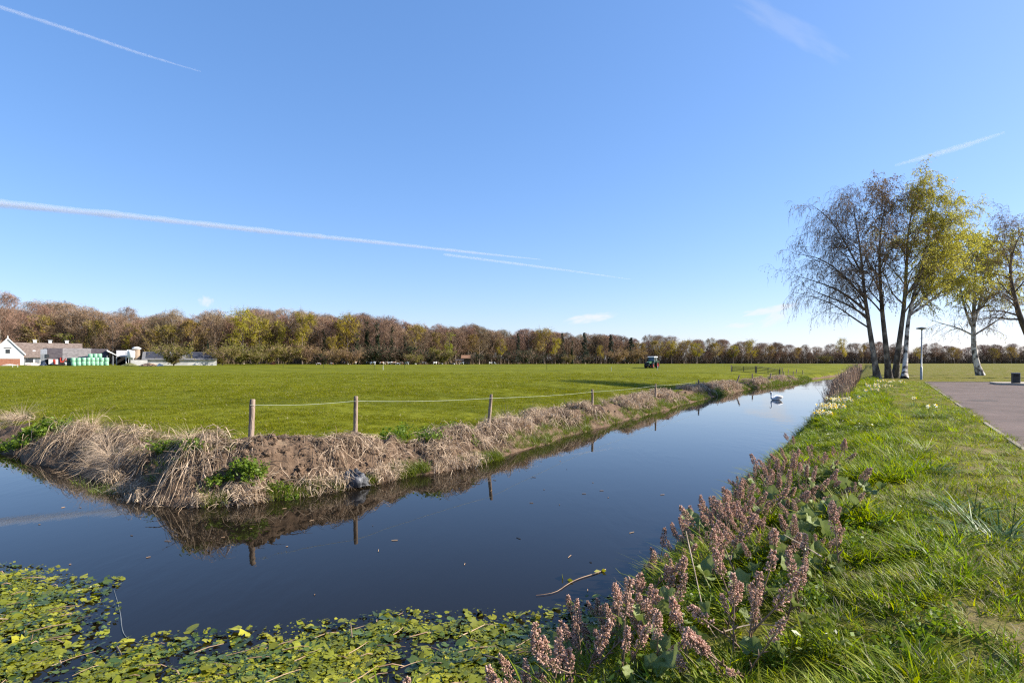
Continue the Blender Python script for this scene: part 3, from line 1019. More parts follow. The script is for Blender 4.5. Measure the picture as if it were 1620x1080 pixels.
spec = [  # (kind, pixel column, top row, in front of the wood by, width factor, label)
    (('olive', 0), 385, 488, 8, 1.05, 'broad olive yellow oak in young leaf behind the farm shrubs'),
    (('olive', 1), 410, 500, 3, .9, 'smaller olive yellow oak touching the broad one'),
    (('olive', 1), 478, 491, 10, .85, 'olive yellow oak with a high crown on a long bare trunk'),
    (('olive', 0), 550, 496, 10, 1.0, 'large olive green oak over the dark ivy and grazing cows'),
    (('olive', 1), 527, 530, 14, .8, 'low olive oak leaning beside the ivy clad trunks'),
    (('ochre', 0), 657, 513, 10, 1.05, 'rounded ochre brown tree at the middle of the wood edge'),
    (('lime', 0), 712, 522, 12, 1.0, 'slim lime green tree by the brown wood edge'),
    (('ochre', 1), 265, 512, 4, 1.0, 'pale ochre tree behind the solar panel barn'),
    (('ochre', 0), 240, 520, 6, .8, 'small tan tree behind the feed silos'),
    (('lime', 0), 100, 524, 3, 1.5, 'bright lime green tree behind the barn roofs'),
    (('ochre', 1), 860, 518, 15, .95, 'tall ochre yellow tree between the dark conifers'),
    (('olive', 1), 878, 532, 20, .8, 'yellow green tree beside the tall ochre one'),
    (('olive', 0), 950, 546, 20, .8, 'short yellow tree in front of the dark conifers'),
    (('ochre', 0), 1040, 538, 10, 1.2, 'wide tan tree standing behind the tractor'),
    (('ochre', 1), 1085, 537, 15, 1.2, 'pale yellow broad tree beyond the tractor'),
    (('olive', 1), 1103, 541, 18, 1.1, 'yellow green tree merging with the pale broad one'),
    (('olive', 0), 1188, 537, 14, 1.0, 'olive tree above the field gate'),
    (('olive', 0), 1332, 535, 60, .8, 'solitary rounded tree seen between canal and birch trunks'),
    (('ochre', 0), 1365, 545, 60, .7, 'tan leaved tree just behind the birch clump'),
    (('ochre', 1), 1600, 548, 30, 1.0, 'yellow ochre tree at the wood edge beyond the lone birch'),
    (('ochre', 0), 62, 498, 2, 1.0, 'tan tree in bud rising behind the farmhouse ridge'),
    (('ochre', 1), 152, 504, 2, .9, 'tan tree in bud behind the green bale stack'),
    (('olive', 1), 208, 508, 2, .8, 'faint olive tree behind the feed silos'),
    (('ochre', 0), 305, 505, 2, 1.0, 'dull tan tree above the end of the solar roof'),
    (('olive', 0), 440, 506, 2, .8, 'olive tree filling the gap beside the tall bare trunked oak'),
    (('ochre', 1), 690, 524, 3, .9, 'tan tree between ochre tree and slim lime tree'),
    (('ochre', 0), 748, 528, 8, .9, 'tan tree over the red roofed shelter'),
    (('olive', 1), 792, 534, 8, .8, 'olive tree short of the conifers'),
    (('ochre', 1), 1012, 541, 8, 1.1, 'tan tree just before the tractor'),
    (('olive', 0), 1062, 539, 8, 1.2, 'olive tree beside the wide tan one'),
    (('ochre', 0), 1132, 542, 8, 1.2, 'ochre tree beyond the pasture stakes near the gate'),
    (('olive', 1), 1160, 545, 8, 1.0, 'olive tree above the near end of the field gate'),
    (('ochre', 1), 1218, 546, 8, 1.1, 'tan tree above the far end of the field gate'),
    (('ochre', 0), 1262, 549, 8, 1.0, 'tan tree over the last fence posts'),
    (('olive', 0), 1452, 549, 8, 1.0, 'olive tree framed by white birch and street lamp'),
    (('ochre', 0), 1510, 549, 8, 1.1, 'ochre tree seen between street lamp and lone birch'),
    (('ochre', 1), 1572, 550, 8, 1.0, 'tan tree close to the lone birch trunk'),
    (('spruce', 0), 925, 523, 18, 1.0, 'dark narrow spruce rising above the wood edge'),
    (('spruce', 1), 968, 526, 16, 1.0, 'dark spruce with ragged top beside a grey pine'),
    (('spruce', 0), 820, 524, 16, .7, 'thin dark spruce tip above the ochre tree'),
    (('spruce', 1), 1000, 531, 20, 1.5, 'broad dark evergreen before the brown trees'),
    (('spruce', 0), 890, 524, 10, .8, 'slender blackish conifer behind the yellow green tree'),
    (('spruce', 1), 328, 535, 14, .6, 'small black conifer behind the solar panel barn'),
    (('ivied', 0), 512, 515, 8, 1.0, 'ivy clad tree at the dark end of the willow thicket'),
    (('ivied', 1), 563, 520, 14, 1.0, 'dark ivy covered trunk below the olive green oak'),
    (('ivied', 0), 580, 498, 8, 1.0, 'tall ivy covered beech behind the cows'),
    (('ivied', 1), 598, 500, 10, 1.0, 'bare beech with ivy half way up its trunk'),
    (('ivied', 0), 620, 510, 8, 1.0, 'ivy wrapped beech beside the ochre brown tree'),
    (('ivied', 1), 640, 525, 14, .9, 'short ivy smothered tree among dark shrubs'),
    (('ivied', 0), 905, 535, 14, .9, 'ivy dark tree among the conifers'),
]
for key, px, ty, fwd, ws, lab in spec:
    D = float(wood_D(px)) - fwd
    pos = on_ground(px, D)
    h = CAM_Z - (ty - HOR) * D / 900 - pos[2]
    nm = {'olive': 'oak_tree', 'ochre': 'broadleaf_tree', 'lime': 'lime_tree', 'spruce': 'spruce_tree', 'ivied': 'ivied_tree'}[key[0]]
    plant(key, pos, h, lab, 'tree', nm, None, ws)

# the bare beeches: four staggered rows along the edge
count = 0
for row, (back, gap) in enumerate(((0, 9.5), (8, 10), (18, 11), (32, 13))):
    px = -150.0
    while px < 1720 and count < 288:
        D = float(wood_D(px)) + back + rng.uniform(-3, 3)
        x = px + rng.uniform(-3, 3)
        if px > 1290 and row == 3:
            break
        pos = on_ground(x, D)
        h = wood_h(x, D) * (rng.uniform(.80, 1.06) if x < 1000 else rng.choice([.62, .78, .92, 1.05, 1.15]) * rng.uniform(.92, 1.06))
        k = int(rng.integers(0, 6))
        plant(('bare', k), pos, h, 'bare reddish brown beech among many in the far wood edge', 'tree', 'beech_tree', 'bare beeches of the far wood', rng.uniform(.95, 1.35))
        count += 1
        slope = 900.0 * gap / D
        along_f = 1.0 / math.sqrt(1 + (np.interp(px + 5, _px, wood_D(_px)) - np.interp(px - 5, _px, wood_D(_px))) ** 2 / (10 * D / 900) ** 2)
        px += max(5.0, slope * max(.5, along_f)) * rng.uniform(.75, 1.25) * (1.0 if px < 1000 else 1.35)
pos = on_ground(2, 205.0)
plant(('bare', 2), pos, CAM_Z + (HOR - 460) * 205 / 900 - pos[2], 'tall lone tree with grey open crown behind the white gabled farmhouse', 'tree', 'beech_tree', None, .8)

# shrubs at the foot of the wood and at the farm
shr = [(('dark_shrub', 0), 592, 548, 20), (('dark_shrub', 1), 606, 553, 22), (('dark_shrub', 0), 622, 551, 18), (('dark_shrub', 1), 640, 548, 22), (('dark_shrub', 0), 575, 552, 20), (('dark_shrub', 1), 560, 556, 22),
       (('dark_shrub', 0), 662, 553, 22), (('dark_shrub', 1), 678, 556, 18), (('dark_shrub', 0), 700, 560, 22), (('dark_shrub', 1), 754, 560, 24), (('dark_shrub', 0), 784, 562, 24), (('dark_shrub', 1), 512, 556, 20),
       (('dark_shrub', 0), 810, 557, 30), (('dark_shrub', 1), 832, 554, 34), (('dark_shrub', 0), 852, 560, 30), (('dark_shrub', 1), 884, 560, 28), (('dark_shrub', 0), 930, 562, 28), (('dark_shrub', 1), 1005, 560, 30)]
for i, (key, px, ty, fwd) in enumerate(shr):
    D = float(wood_D(px)) - fwd
    pos = on_ground(px, D)
    plant(key, pos, CAM_Z - (ty - HOR) * D / 900 - pos[2], 'dark evergreen shrub in the row at the foot of the wood', 'shrub', 'evergreen_shrub', 'dark shrubs along the wood edge')
gsh = [(('green_shrub', 0), 275, 545, 68, 'open green bush in front of the solar panel barn'), (('green_shrub', 1), 352, 550, 55, 'low olive bush beside the solar panel barn'), (('green_shrub', 0), 380, 544, 45, 'tall yellow green shrub by the field edge'),
       (('green_shrub', 1), 425, 548, 40, 'bright green shrub left of the willow thicket'.replace('left of', 'next to')), (('green_shrub', 0), 455, 546, 38, 'round green shrub with yellow top at the field edge'), (('green_shrub', 1), 405, 556, 48, 'small green bush between two taller shrubs'),
       (('brown_shrub', 0), 485, 548, 38, 'light brown willow thicket beside the round green shrub'), (('brown_shrub', 0), 530, 554, 45, 'grey brown bare thicket behind the first cows'), (('brown_shrub', 0), 556, 555, 45, 'grey brown bare thicket beside the dark shrubs'),
       (('green_shrub', 0), 655, 560, 42, 'small light green bush in front of dark shrubs'), (('brown_shrub', 0), 1000, 553, 34, 'reddish brown bare thicket close to the tractor'), (('brown_shrub', 0), 975, 556, 38, 'purple brown thicket next to the reddish one'),
       (('green_shrub', 1), 900, 562, 40, 'small green bush under the conifers'), (('green_shrub', 0), 1305, 562, 60, 'bright green bush before the grey far trees'), (('green_shrub', 1), 700, 552, 24, 'pale green shrub below the slim lime tree')]
for key, px, ty, fwd, lab in gsh:
    D = float(wood_D(px)) - fwd
    pos = on_ground(px, D)
    plant(key, pos, CAM_Z - (ty - HOR) * D / 900 - pos[2], lab, 'shrub', {'green': 'green_shrub', 'brown': 'willow_thicket'}[key[0].split('_')[0]], None, 1.15)

# the depth of the wood behind those, one mass
dn = 620
px = rng.uniform(-220, 1800, dn)
D = wood_D(px) + np.where(px > 950, rng.uniform(-5, 70, dn), rng.uniform(40, 110, dn))
X = (px - 810) * D / 900
zz, *_ = terrain(np.column_stack([X, D]))
hh = np.array([wood_h(a, float(wood_D(a))) for a in px]) * rng.uniform(.58, .86, dn) * np.where(px > 1000, .82, 1)
DEEP = (np.column_stack([X, D, zz]), hh / 24.0)

# undergrowth filling the wood: brown twigs and saplings
g = Geo()
n = 64000
px = rng.uniform(-200, 1750, n)
D = wood_D(px) + rng.uniform(-2, 38, n)
X = (px - 810) * D / 900
zz, *_ = terrain(np.column_stack([X, D]))
B = np.column_stack([X, D, zz])
hh = rng.gamma(2.2, 1.7, n).clip(.5, 10) * np.where(px > 1000, 1.5, 1.0)
tipv = np.column_stack([rng.normal(0, .25, n), rng.normal(0, .25, n), np.ones(n)]) * hh[:, None]
P = np.stack([B, B + tipv * .5 + rng.normal(0, .15, (n, 3)), B + tipv], 1)
strips(g, P, .11, 0)
C = along(P, 2, .05, 1, .35)
leafcloud(g, C[rng.random(len(C)) < .75], .33, 0)
tag(g.build('undergrowth', M('undergrowth_twig', (.10, .07, .046), (.18, .13, .08), scale=.12, rough=1, island=.5)), kind='stuff')

# ------------------------------------------------------------------ ground cover, scattered as stuff
def scatter(name, pts, scale, protos_, tilt=.15, yaw=None, pick=None):
    n = len(pts)
    col = bpy.data.collections.new(name + '_kinds')
    for i, me in enumerate(protos_):
        col.objects.link(bpy.data.objects.new('%s_%02d' % (name, i), me))
    me = bpy.data.meshes.new(name)
    me.vertices.add(n)
    me.vertices.foreach_set('co', np.asarray(pts, dtype=np.float32).ravel())
    rot = np.column_stack([rng.normal(0, tilt, n), rng.normal(0, tilt, n), rng.uniform(0, 6.283, n) if yaw is None else yaw])
    a = me.attributes.new('rot', 'FLOAT_VECTOR', 'POINT')
    a.data.foreach_set('vector', rot.astype(np.float32).ravel())
    a = me.attributes.new('sc', 'FLOAT', 'POINT')
    a.data.foreach_set('value', np.broadcast_to(scale, (n,)).astype(np.float32).copy())
    a = me.attributes.new('pick', 'INT', 'POINT')
    a.data.foreach_set('value', (rng.integers(0, len(protos_), n) if pick is None else pick).astype(np.int32))
    me.update()
    o = link(name, me)
    tag(o, kind='stuff')
    ng = bpy.data.node_groups.new(name, 'GeometryNodeTree')
    ng.interface.new_socket('Geometry', in_out='INPUT', socket_type='NodeSocketGeometry')
    ng.interface.new_socket('Geometry', in_out='OUTPUT', socket_type='NodeSocketGeometry')
    N, L = ng.nodes, ng.links
    gi, go = N.new('NodeGroupInput'), N.new('NodeGroupOutput')
    ip, ci = N.new('GeometryNodeInstanceOnPoints'), N.new('GeometryNodeCollectionInfo')
    ci.inputs['Collection'].default_value = col
    ci.inputs['Separate Children'].default_value = True
    ci.inputs['Reset Children'].default_value = True
    ip.inputs['Pick Instance'].default_value = True
    def attr(nm, ty):
        x = N.new('GeometryNodeInputNamedAttribute')
        x.data_type = ty
        x.inputs['Name'].default_value = nm
        return [q for q in x.outputs if q.enabled][0]
    L.new(gi.outputs[0], ip.inputs['Points'])
    L.new(ci.outputs[0], ip.inputs['Instance'])
    L.new(attr('pick', 'INT'), ip.inputs['Instance Index'])
    er = N.new('FunctionNodeEulerToRotation')
    L.new(attr('rot', 'FLOAT_VECTOR'), er.inputs[0])
    L.new(er.outputs[0], ip.inputs['Rotation'])
    L.new(attr('sc', 'FLOAT'), ip.inputs['Scale'])
    L.new(ip.outputs[0], go.inputs[0])
    o.modifiers.new('scatter', 'NODES').node_group = ng
    return o


def blades(g, n, h0, h1, wid, spread, lean, curl, mi=0, K=5):
    a = rng.uniform(0, 6.283, n)
    r = spread * np.sqrt(rng.random(n))
    b = np.column_stack([r * np.cos(a), r * np.sin(a), np.full(n, -.02)])
    a2 = a + rng.normal(0, .9, n)
    h = rng.uniform(h0, h1, n)
    ln = np.abs(rng.normal(lean, lean * .5, n)).clip(0, .85)
    cu = np.abs(rng.normal(curl, curl * .5, n)).clip(0, 1.35)
    P = []
    for j in range(K):
        s = j / (K - 1)
        out = h * (ln * s + cu * s * s)
        up = h * (s - .42 * np.minimum(cu, 1.6) * s * s)
        P.append(b + np.column_stack([np.cos(a2) * out, np.sin(a2) * out, up]))
    P = np.stack(P, 1)
    yaw = a2 + np.pi / 2 + rng.normal(0, .5, n)
    side = np.column_stack([np.cos(yaw), np.sin(yaw), np.zeros(n)])[:, None] * (wid * rng.uniform(.6, 1.2, n)[:, None] * np.array([.8, 1, .85, .55, .06])[:K] if K == 5 else wid * np.linspace(1, .1, K)[None])[:, :, None]
    V = np.stack([P - side, P + side], 2)
    idx = np.arange(n * K * 2).reshape(n, K, 2)
    q = np.stack([idx[:, :-1, 0], idx[:, :-1, 1], idx[:, 1:, 1], idx[:, 1:, 0]], -1).reshape(-1, 4)
    return g.add(V.reshape(-1, 3), [q], mi)


GRASS = M('grass_blade', (.110, .160, .006), (.250, .275, .016), scale=3, rough=.5, trans=.42, island=.4, objrand=.30, spec=.18)
GRASS_DRY = M('dry_blade', (.24, .19, .10), (.36, .30, .18), scale=3, rough=.7, trans=.2, island=.25)
GRASS_PASTURE = M('pasture_blade', (.11, .132, .006), (.225, .215, .015), scale=.35, rough=.6, trans=.35, island=.3, spec=.1)
STRAW = M('straw', (.34, .245, .155), (.58, .445, .315), scale=4, rough=.75, trans=.1, island=.35)
STRAW_DARK = M('old_straw', (.13, .088, .052), (.26, .18, .115), scale=4, rough=.85, island=.4)
REED_RED = M('reddish_reed', (.24, .145, .09), (.38, .25, .165), scale=4, rough=.85, island=.35)
LEAFY = M('broad_leaf', (.095, .125, .016), (.175, .20, .03), scale=8, rough=.45, trans=.3, island=.35, spec=.4)
NETTLE = M('nettle_leaf', (.10, .155, .016), (.175, .24, .026), scale=6, rough=.5, trans=.35, island=.3)


def bank_point(u_px=None):
    pass


def sample(xr, yr, n, accept):
    """random ground points in a rectangle, thinned by accept(x, y, dL, dR, zone) -> probability"""
    x = rng.uniform(*xr, n)
    y = rng.uniform(*yr, n)
    P = np.column_stack([x, y])
    z, zone, dL, dR = terrain(P)
    ok = rng.random(n) < accept(x, y, dL, dR, zone)
    return np.column_stack([x, y, z])[ok], dL[ok], dR[ok]


def inview(x, y, m=1.5):
    return (np.abs(x) < .9 * y + m) & (y > 1)


deep = []
for i in range(4):
    mt, mc, H = protos[('bare', i)]
    V, polys, mi_ = [], [], []
    n0 = 0
    bm2 = bpy.data.meshes.new('deep_tree')
    va = np.empty(len(mt.vertices) * 3, dtype=np.float32); mt.vertices.foreach_get('co', va)
    vb = np.empty(len(mc.vertices) * 3, dtype=np.float32); mc.vertices.foreach_get('co', vb)
    la = np.empty(len(mt.loops), dtype=np.int32); mt.loops.foreach_get('vertex_index', la)
    lb = np.empty(len(mc.loops), dtype=np.int32); mc.loops.foreach_get('vertex_index', lb)
    bm2 = mesh_np('deep_tree', np.vstack([va.reshape(-1, 3), vb.reshape(-1, 3)]), [la.reshape(-1, 4), lb.reshape(-1, 4) + len(mt.vertices)], [0, 1])
    bm2.materials.append(WOOD); bm2.materials.append(TWIG_WOOD)
    deep.append(bm2)
scatter('deep_wood', DEEP[0], DEEP[1], deep, .02)

# -- verge grass ------------------------------------------------------
lush = []
for i in range(5):
    g = Geo()
    blades(g, 34, .06, .19, .0066, .085, .5, .75, 0)
    if i > 2:
        blades(g, 2, .10, .24, .004, .09, .6, .9, 1)
    me = g.mesh('lush_tuft'); me.materials.append(GRASS); me.materials.append(GRASS_DRY)
    lush.append(me)
short = []
for i in range(4):
    g = Geo()
    blades(g, 40, .04, .11, .004, .13, .6, .6, 0)
    blades(g, 5 + 3 * i, .04, .10, .004, .13, .9, .6, 1)
    me = g.mesh('short_tuft'); me.materials.append(GRASS); me.materials.append(GRASS_DRY)
    short.append(me)
long_ = []
for i in range(3):
    g = Geo()
    blades(g, 60, .20, .40, .0055, .07, .5, 1.1, 0)
    blades(g, 6, .2, .4, .005, .09, .8, 1.0, 1)
    me = g.mesh('long_tuft'); me.materials.append(GRASS); me.materials.append(GRASS_DRY)
    long_.append(me)


def vclump(x, y):
    return fbm(x * 1.1 + 3, y * 1.1 + 8, 3)


def acc_lush(dens):
    def f(x, y, dL, dR, zone):
        c = vclump(x, y)
        return ((zone == 2) & inview(x, y)) * np.clip(sm(3.5, 2.5, dR + 1.2 * c) * np.where((y < 5.2) & (dR < 1.3), .35, 1) * (.38 + 3.0 * (c + .10)), 0, 1) * (x < kerb_x(y) - .3)
    return f


pts = []
for (xr, yr, n) in (((-2, 9), (2.0, 7), 15000), ((1, 16), (7, 14), 16000), ((4, 26), (14, 26), 14000), ((10, 44), (26, 60), 12000)):
    p, a, b = sample(xr, yr, n, acc_lush(1))
    pts.append(p)
pts = np.vstack(pts)
sc_ = rng.uniform(.55, 1.15, len(pts)) * (1 + .015 * pts[:, 1]) * (.70 + 2.2 * (vclump(pts[:, 0], pts[:, 1]) + .12).clip(0, .4))
scatter('verge_grass', pts, sc_, lush, .2)
pts = []
for (xr, yr, n) in (((2, 9), (2.2, 9), 9000), ((4, 20), (9, 20), 14000), ((10, 40), (20, 48), 14000)):
    p, a, b = sample(xr, yr, n, lambda x, y, dL, dR, zone: ((zone == 2) & inview(x, y) & (dR > 1.8) & (x < kerb_x(y) + .02)) * np.clip(.42 + 5.0 * fbm(x * .9 + 31, y * .9, 4), .20, 1))
    pts.append(p)
pts = np.vstack(pts)
scatter('mown_grass', pts, rng.uniform(.6, 1.15, len(pts)) * (1 + .01 * pts[:, 1]), short, .15)
pts, a, b = sample((1, 22), (2.5, 26), 2600, lambda x, y, dL, dR, zone: ((zone == 2) & inview(x, y) & (x < kerb_x(y) - .5)) * np.clip((vclump(x, y) - .10) * 5, 0, 1) * (dR > .4))
scatter('long_grass', pts, rng.uniform(.5, .95, len(pts)), long_, .2)

# -- pasture ----------------------------------------------------------
past = []
for i in range(4):
    g = Geo()
    blades(g, 90, .03, .085, .005, .38, .5, .6, 0)
    blades(g, 3, .05, .09, .005, .38, .8, .6, 1)
    me = g.mesh('pasture_patch'); me.materials.append(GRASS_PASTURE); me.materials.append(GRASS_DRY)
    past.append(me)
pts = []
for (xr, yr, n) in (((-26, 12), (13, 24), 9000), ((-40, 20), (24, 45), 14000), ((-95, 62), (45, 105), 30000)):
    p, a, b = sample(xr, yr, n, lambda x, y, dL, dR, zone: ((zone == 0) & inview(x, y)) * np.clip(.75 + 1.5 * fbm(x * .5, y * .5, 3), .2, 1) * sm(105, 50, y))
    pts.append(p)
pts = np.vstack(pts)
scatter('pasture_grass', pts, rng.uniform(.7, 1.2, len(pts)) * (1 + .012 * (pts[:, 1] - 14)) * (1 + 1.1 * fbm(pts[:, 0] * .35 + 5, pts[:, 1] * .9, 3)), past, .08)
pts, a, b = sample((-20, 24), (12, 48), 9000, lambda x, y, dL, dR, zone: ((zone == 0) & inview(x, y) & (dL < 6)) * np.clip((fbm(x * .8 + 3, y * .8 + 40, 3) + .12) * 2.2, 0, 1) * sm(6, 1.5, dL))
scatter('field_edge_grass', pts, rng.uniform(.4, .9, len(pts)), lush, .2)

# -- dry reeds and sedge on the far bank ------------------------------
reed = []
for i in range(5):
    g = Geo()
    n = 46
    # broken, lodged reed leaves: rise, kink and fall to one side
    a = rng.uniform(0, 6.283, n)
    fall = rng.normal(-.6 + .4 * i, .9, n)
    h = rng.uniform(.18, .5, n)
    b = np.column_stack([rng.normal(0, .16, n), rng.normal(0, .16, n), np.full(n, -.03)])
    k1 = b + np.column_stack([.12 * np.cos(a), .12 * np.sin(a), h])
    ll = rng.uniform(.15, .55, n)[:, None]
    d2 = np.column_stack([np.cos(fall), np.sin(fall), rng.uniform(-.9, .25, n)])
    k2 = k1 + d2 * ll * .5
    k3 = k2 + np.column_stack([np.cos(fall), np.sin(fall), rng.uniform(-1.4, -.3, n)]) * ll * .45
    strips(g, np.stack([b, (b + k1) / 2 + rng.normal(0, .015, (n, 3)), k1, k2, k3], 1), .011, 0)
    blades(g, 14, .15, .45, .007, .2, .7, .9, 1)
    me = g.mesh('reed_tuft'); me.materials.append(STRAW); me.materials.append(STRAW_DARK)
    reed.append(me)
arch = []
for i in range(4):
    g = Geo()
    blades(g, 130, .5, 1.0, .0055, .16, .5, 1.25, 0)
    blades(g, 50, .35, .8, .0055, .2, .7, 1.4, 1)
    me = g.mesh('sedge_tussock'); me.materials.append(STRAW); me.materials.append(STRAW_DARK)
    arch.append(me)
greens = []
for i in range(3):
    g = Geo()
    blades(g, 26, .12, .34, .006, .12, .3, .35, 0)
    me = g.mesh('green_sedge'); me.materials.append(LEAFY)
    greens.append(me)
nett = []
for i in range(4):
    g = Geo()
    ns = 9
    a = rng.uniform(0, 6.283, ns)
    b = np.column_stack([rng.normal(0, .11, ns), rng.normal(0, .11, ns), np.zeros(ns)])
    tp = b + np.column_stack([.10 * np.cos(a), .10 * np.sin(a), rng.uniform(.14, .30, ns)])
    P = np.stack([b, (b + tp) / 2 + rng.normal(0, .012, (ns, 3)), tp], 1)
    g.tubes(P, np.linspace(.004, .002, 3)[None].repeat(ns, 0), 3, 0)
    C = along(P, 13, .25, 1, .035)
    leafcloud(g, C, .040, 0, flat=.55)
    me = g.mesh('nettle'); me.materials.append(NETTLE)
    nett.append(me)


def lbank_pts(n, px0, px1, d0, d1, D0=None):
    """points along the far bank between two image columns, d0..d1 metres in from the waterline"""
    seg = []
    mid = (LE[:-1] + LE[1:]) / 2
    ln = np.linalg.norm(LE[1:] - LE[:-1], axis=1)
    c = 810 + mid[:, 0] / mid[:, 1] * 900
    ok = (c > px0) & (c < px1) & (mid[:, 1] < 130)
    if not ok.any():
        return np.zeros((0, 3))
    k = rng.choice(np.where(ok)[0], n, p=ln[ok] / ln[ok].sum())
    t = rng.random(n)[:, None]
    dirn = unit(LE[k + 1] - LE[k])
    nrm = np.column_stack([-dirn[:, 1], dirn[:, 0]])
    p = LE[k] * (1 - t) + LE[k + 1] * t
    test = p + nrm * .5
    s = np.where(inside(test, WATER), -1, 1)[:, None]
    p = p + nrm * s * rng.uniform(d0, d1, n)[:, None]
    z, *_ = terrain(p)
    lbank_pts.inland = nrm * s
    return np.column_stack([p, z])


def clumpy(p, f=1.0, th=0.0, off=0.0):
    return p[fbm(p[:, 0] * f + off, p[:, 1] * f + off, 3) > th]


# waterline reeds, heaps of lodged reed on the bank top, and thin cover elsewhere
pr = np.vstack([clumpy(lbank_pts(30, 330, 620, .0, .2), 1.6, .0), lbank_pts(10, 170, 330, -.1, .15), clumpy(lbank_pts(60, 620, 780, .0, .3), 1.4, .03), clumpy(lbank_pts(36, 745, 850, .6, 1.7), 1.2, -.03),
                clumpy(lbank_pts(700, 850, 1080, .5, 2.2), .8, .03), clumpy(lbank_pts(1100, 1040, 1270, .4, 2.4), .5, .02)])
scatter('dry_reeds', pr, rng.uniform(.35, .85, len(pr)) * (1 + .006 * (pr[:, 1] - 14)), reed, .25)
pa = np.vstack([lbank_pts(10, 60, 250, .8, 1.9), lbank_pts(8, 60, 170, .2, 1.0), lbank_pts(8, -120, 60, .6, 1.8)])
pa2 = np.vstack([lbank_pts(26, 840, 1050, 1.6, 3.0), lbank_pts(22, 1050, 1250, 1.2, 2.6)])
scatter('dry_grass_heap', np.vstack([pa, pa2]), np.concatenate([rng.uniform(.35, .72, len(pa)), rng.uniform(.25, .5, len(pa2))]), arch, .5)
pg = np.vstack([clumpy(lbank_pts(520, 560, 800, -.05, .3), 1, -.05), clumpy(lbank_pts(130, 330, 560, -.05, .2), 1.2, 0), clumpy(lbank_pts(3200, 800, 1290, -.05, .75), .7, -.12), clumpy(lbank_pts(500, 840, 1290, .7, 2.2), .7, .02, 30), lbank_pts(14, 135, 190, -.5, .0), lbank_pts(34, 90, 290, .5, 1.7), clumpy(lbank_pts(40, 330, 560, .0, .3), 1, 0)])
pg[:, 2] = np.maximum(pg[:, 2], -.05)
scatter('green_sedge', pg, rng.uniform(.5, 1.0, len(pg)) * (1 + .006 * (pg[:, 1] - 14)), greens, .2)
pn = []
for px, py, D, n, sp in ((392, 742, 13.35, 11, .14), (414, 735, 13.5, 4, .15), (303, 735, 13.7, 5, .10), (268, 694, 15.6, 10, .18), (40, 668, 20.6, 40, .8), (345, 758, 13.2, 5, .12), (440, 752, 13.5, 6, .2), (700, 668, 19.5, 22, .7), (640, 682, 18.0, 12, .6), (310, 690, 15.5, 5, .2)):
    x = (px - 810) * D / 900
    q = np.column_stack([rng.normal(x, sp, n), rng.normal(D, sp * .6, n)])
    z, *_ = terrain(q)
    pn.append(np.column_stack([q, z]))
pn = np.vstack(pn)
scatter('nettles', pn, rng.uniform(.6, 1.1, len(pn)) * (1 + .02 * (pn[:, 1] - 13)), nett, .25)
# dead straw lying matted on the slope, each strand following the ground
def strands(g, n, px0, px1, d0, d1, l0, l1, lift, down, wd, f=1.0, th=-.1, off=0.0):
    p = lbank_pts(n, px0, px1, d0, d1)
    inl = lbank_pts.inland
    ok = fbm(p[:, 0] * f + off, p[:, 1] * f + off, 4) > th
    p, inl = p[ok], inl[ok]
    m = len(p)
    swirl = 2.4 * fbm(p[:, 0] * .7 + 20, p[:, 1] * .7 + 20, 3)[:, None]
    perp = np.column_stack([-inl[:, 1], inl[:, 0]])
    d = unit(-inl * (down + rng.normal(0, .7, (m, 1))) + perp * (swirl + rng.normal(0, .8, (m, 1))))
    L_ = rng.uniform(l0, l1, m)
    K = 6
    q = p[:, :2].copy()
    P = []
    lf = np.abs(rng.normal(lift, lift * .6, m))
    for j in range(K):
        t = j / (K - 1)
        z, *_ = terrain(q)
        P.append(np.column_stack([q, np.maximum(z, -.01) + .012 + lf * math.sin(math.pi * min(1, .12 + t * .86))]))
        d = unit(d + rng.normal(0, .22, (m, 2)))
        q = q + d * (L_ / (K - 1))[:, None]
    P = np.stack(P, 1)
    old = rng.random(m) < .5
    w_ = wd * (1 + .02 * (P[:, 0, 1].mean() - 14))
    strips(g, P[~old], w_, 0)
    strips(g, P[old], w_, 1)


g = Geo()
strands(g, 2700, 50, 285, .65, 2.0, .35, .95, .20, .8, .006, 1.3, -.02)
strands(g, 700, 100, 300, .0, 1.0, .3, .8, .05, .8, .006, 1.4, .04)
strands(g, 1700, -150, 70, .4, 1.9, .3, .8, .22, .7, .007, .8, -.05)
strands(g, 1500, 290, 560, .1, 2.0, .2, .65, .05, .5, .006, 1.5, .05)
strands(g, 1200, 330, 640, -.05, .5, .12, .36, .08, .7, .008, 1.7, .03)
strands(g, 1300, 540, 690, .6, 2.1, .25, .75, .09, .4, .006, 1.3, .06)
strands(g, 4200, 740, 860, .4, 1.9, .25, .75, .16, .6, .007, 1.1, -.08)
strands(g, 1200, 680, 760, .1, 1.6, .2, .6, .08, .5, .007, 1.2, .03)
strands(g, 8000, 850, 1060, .5, 2.4, .2, .55, .18, .6, .010, .7, .05)
strands(g, 7000, 1050, 1270, .3, 2.4, .25, .6, .20, .5, .015, .5, .04)
tag(g.build('matted_straw', [STRAW, STRAW_DARK]), kind='stuff')
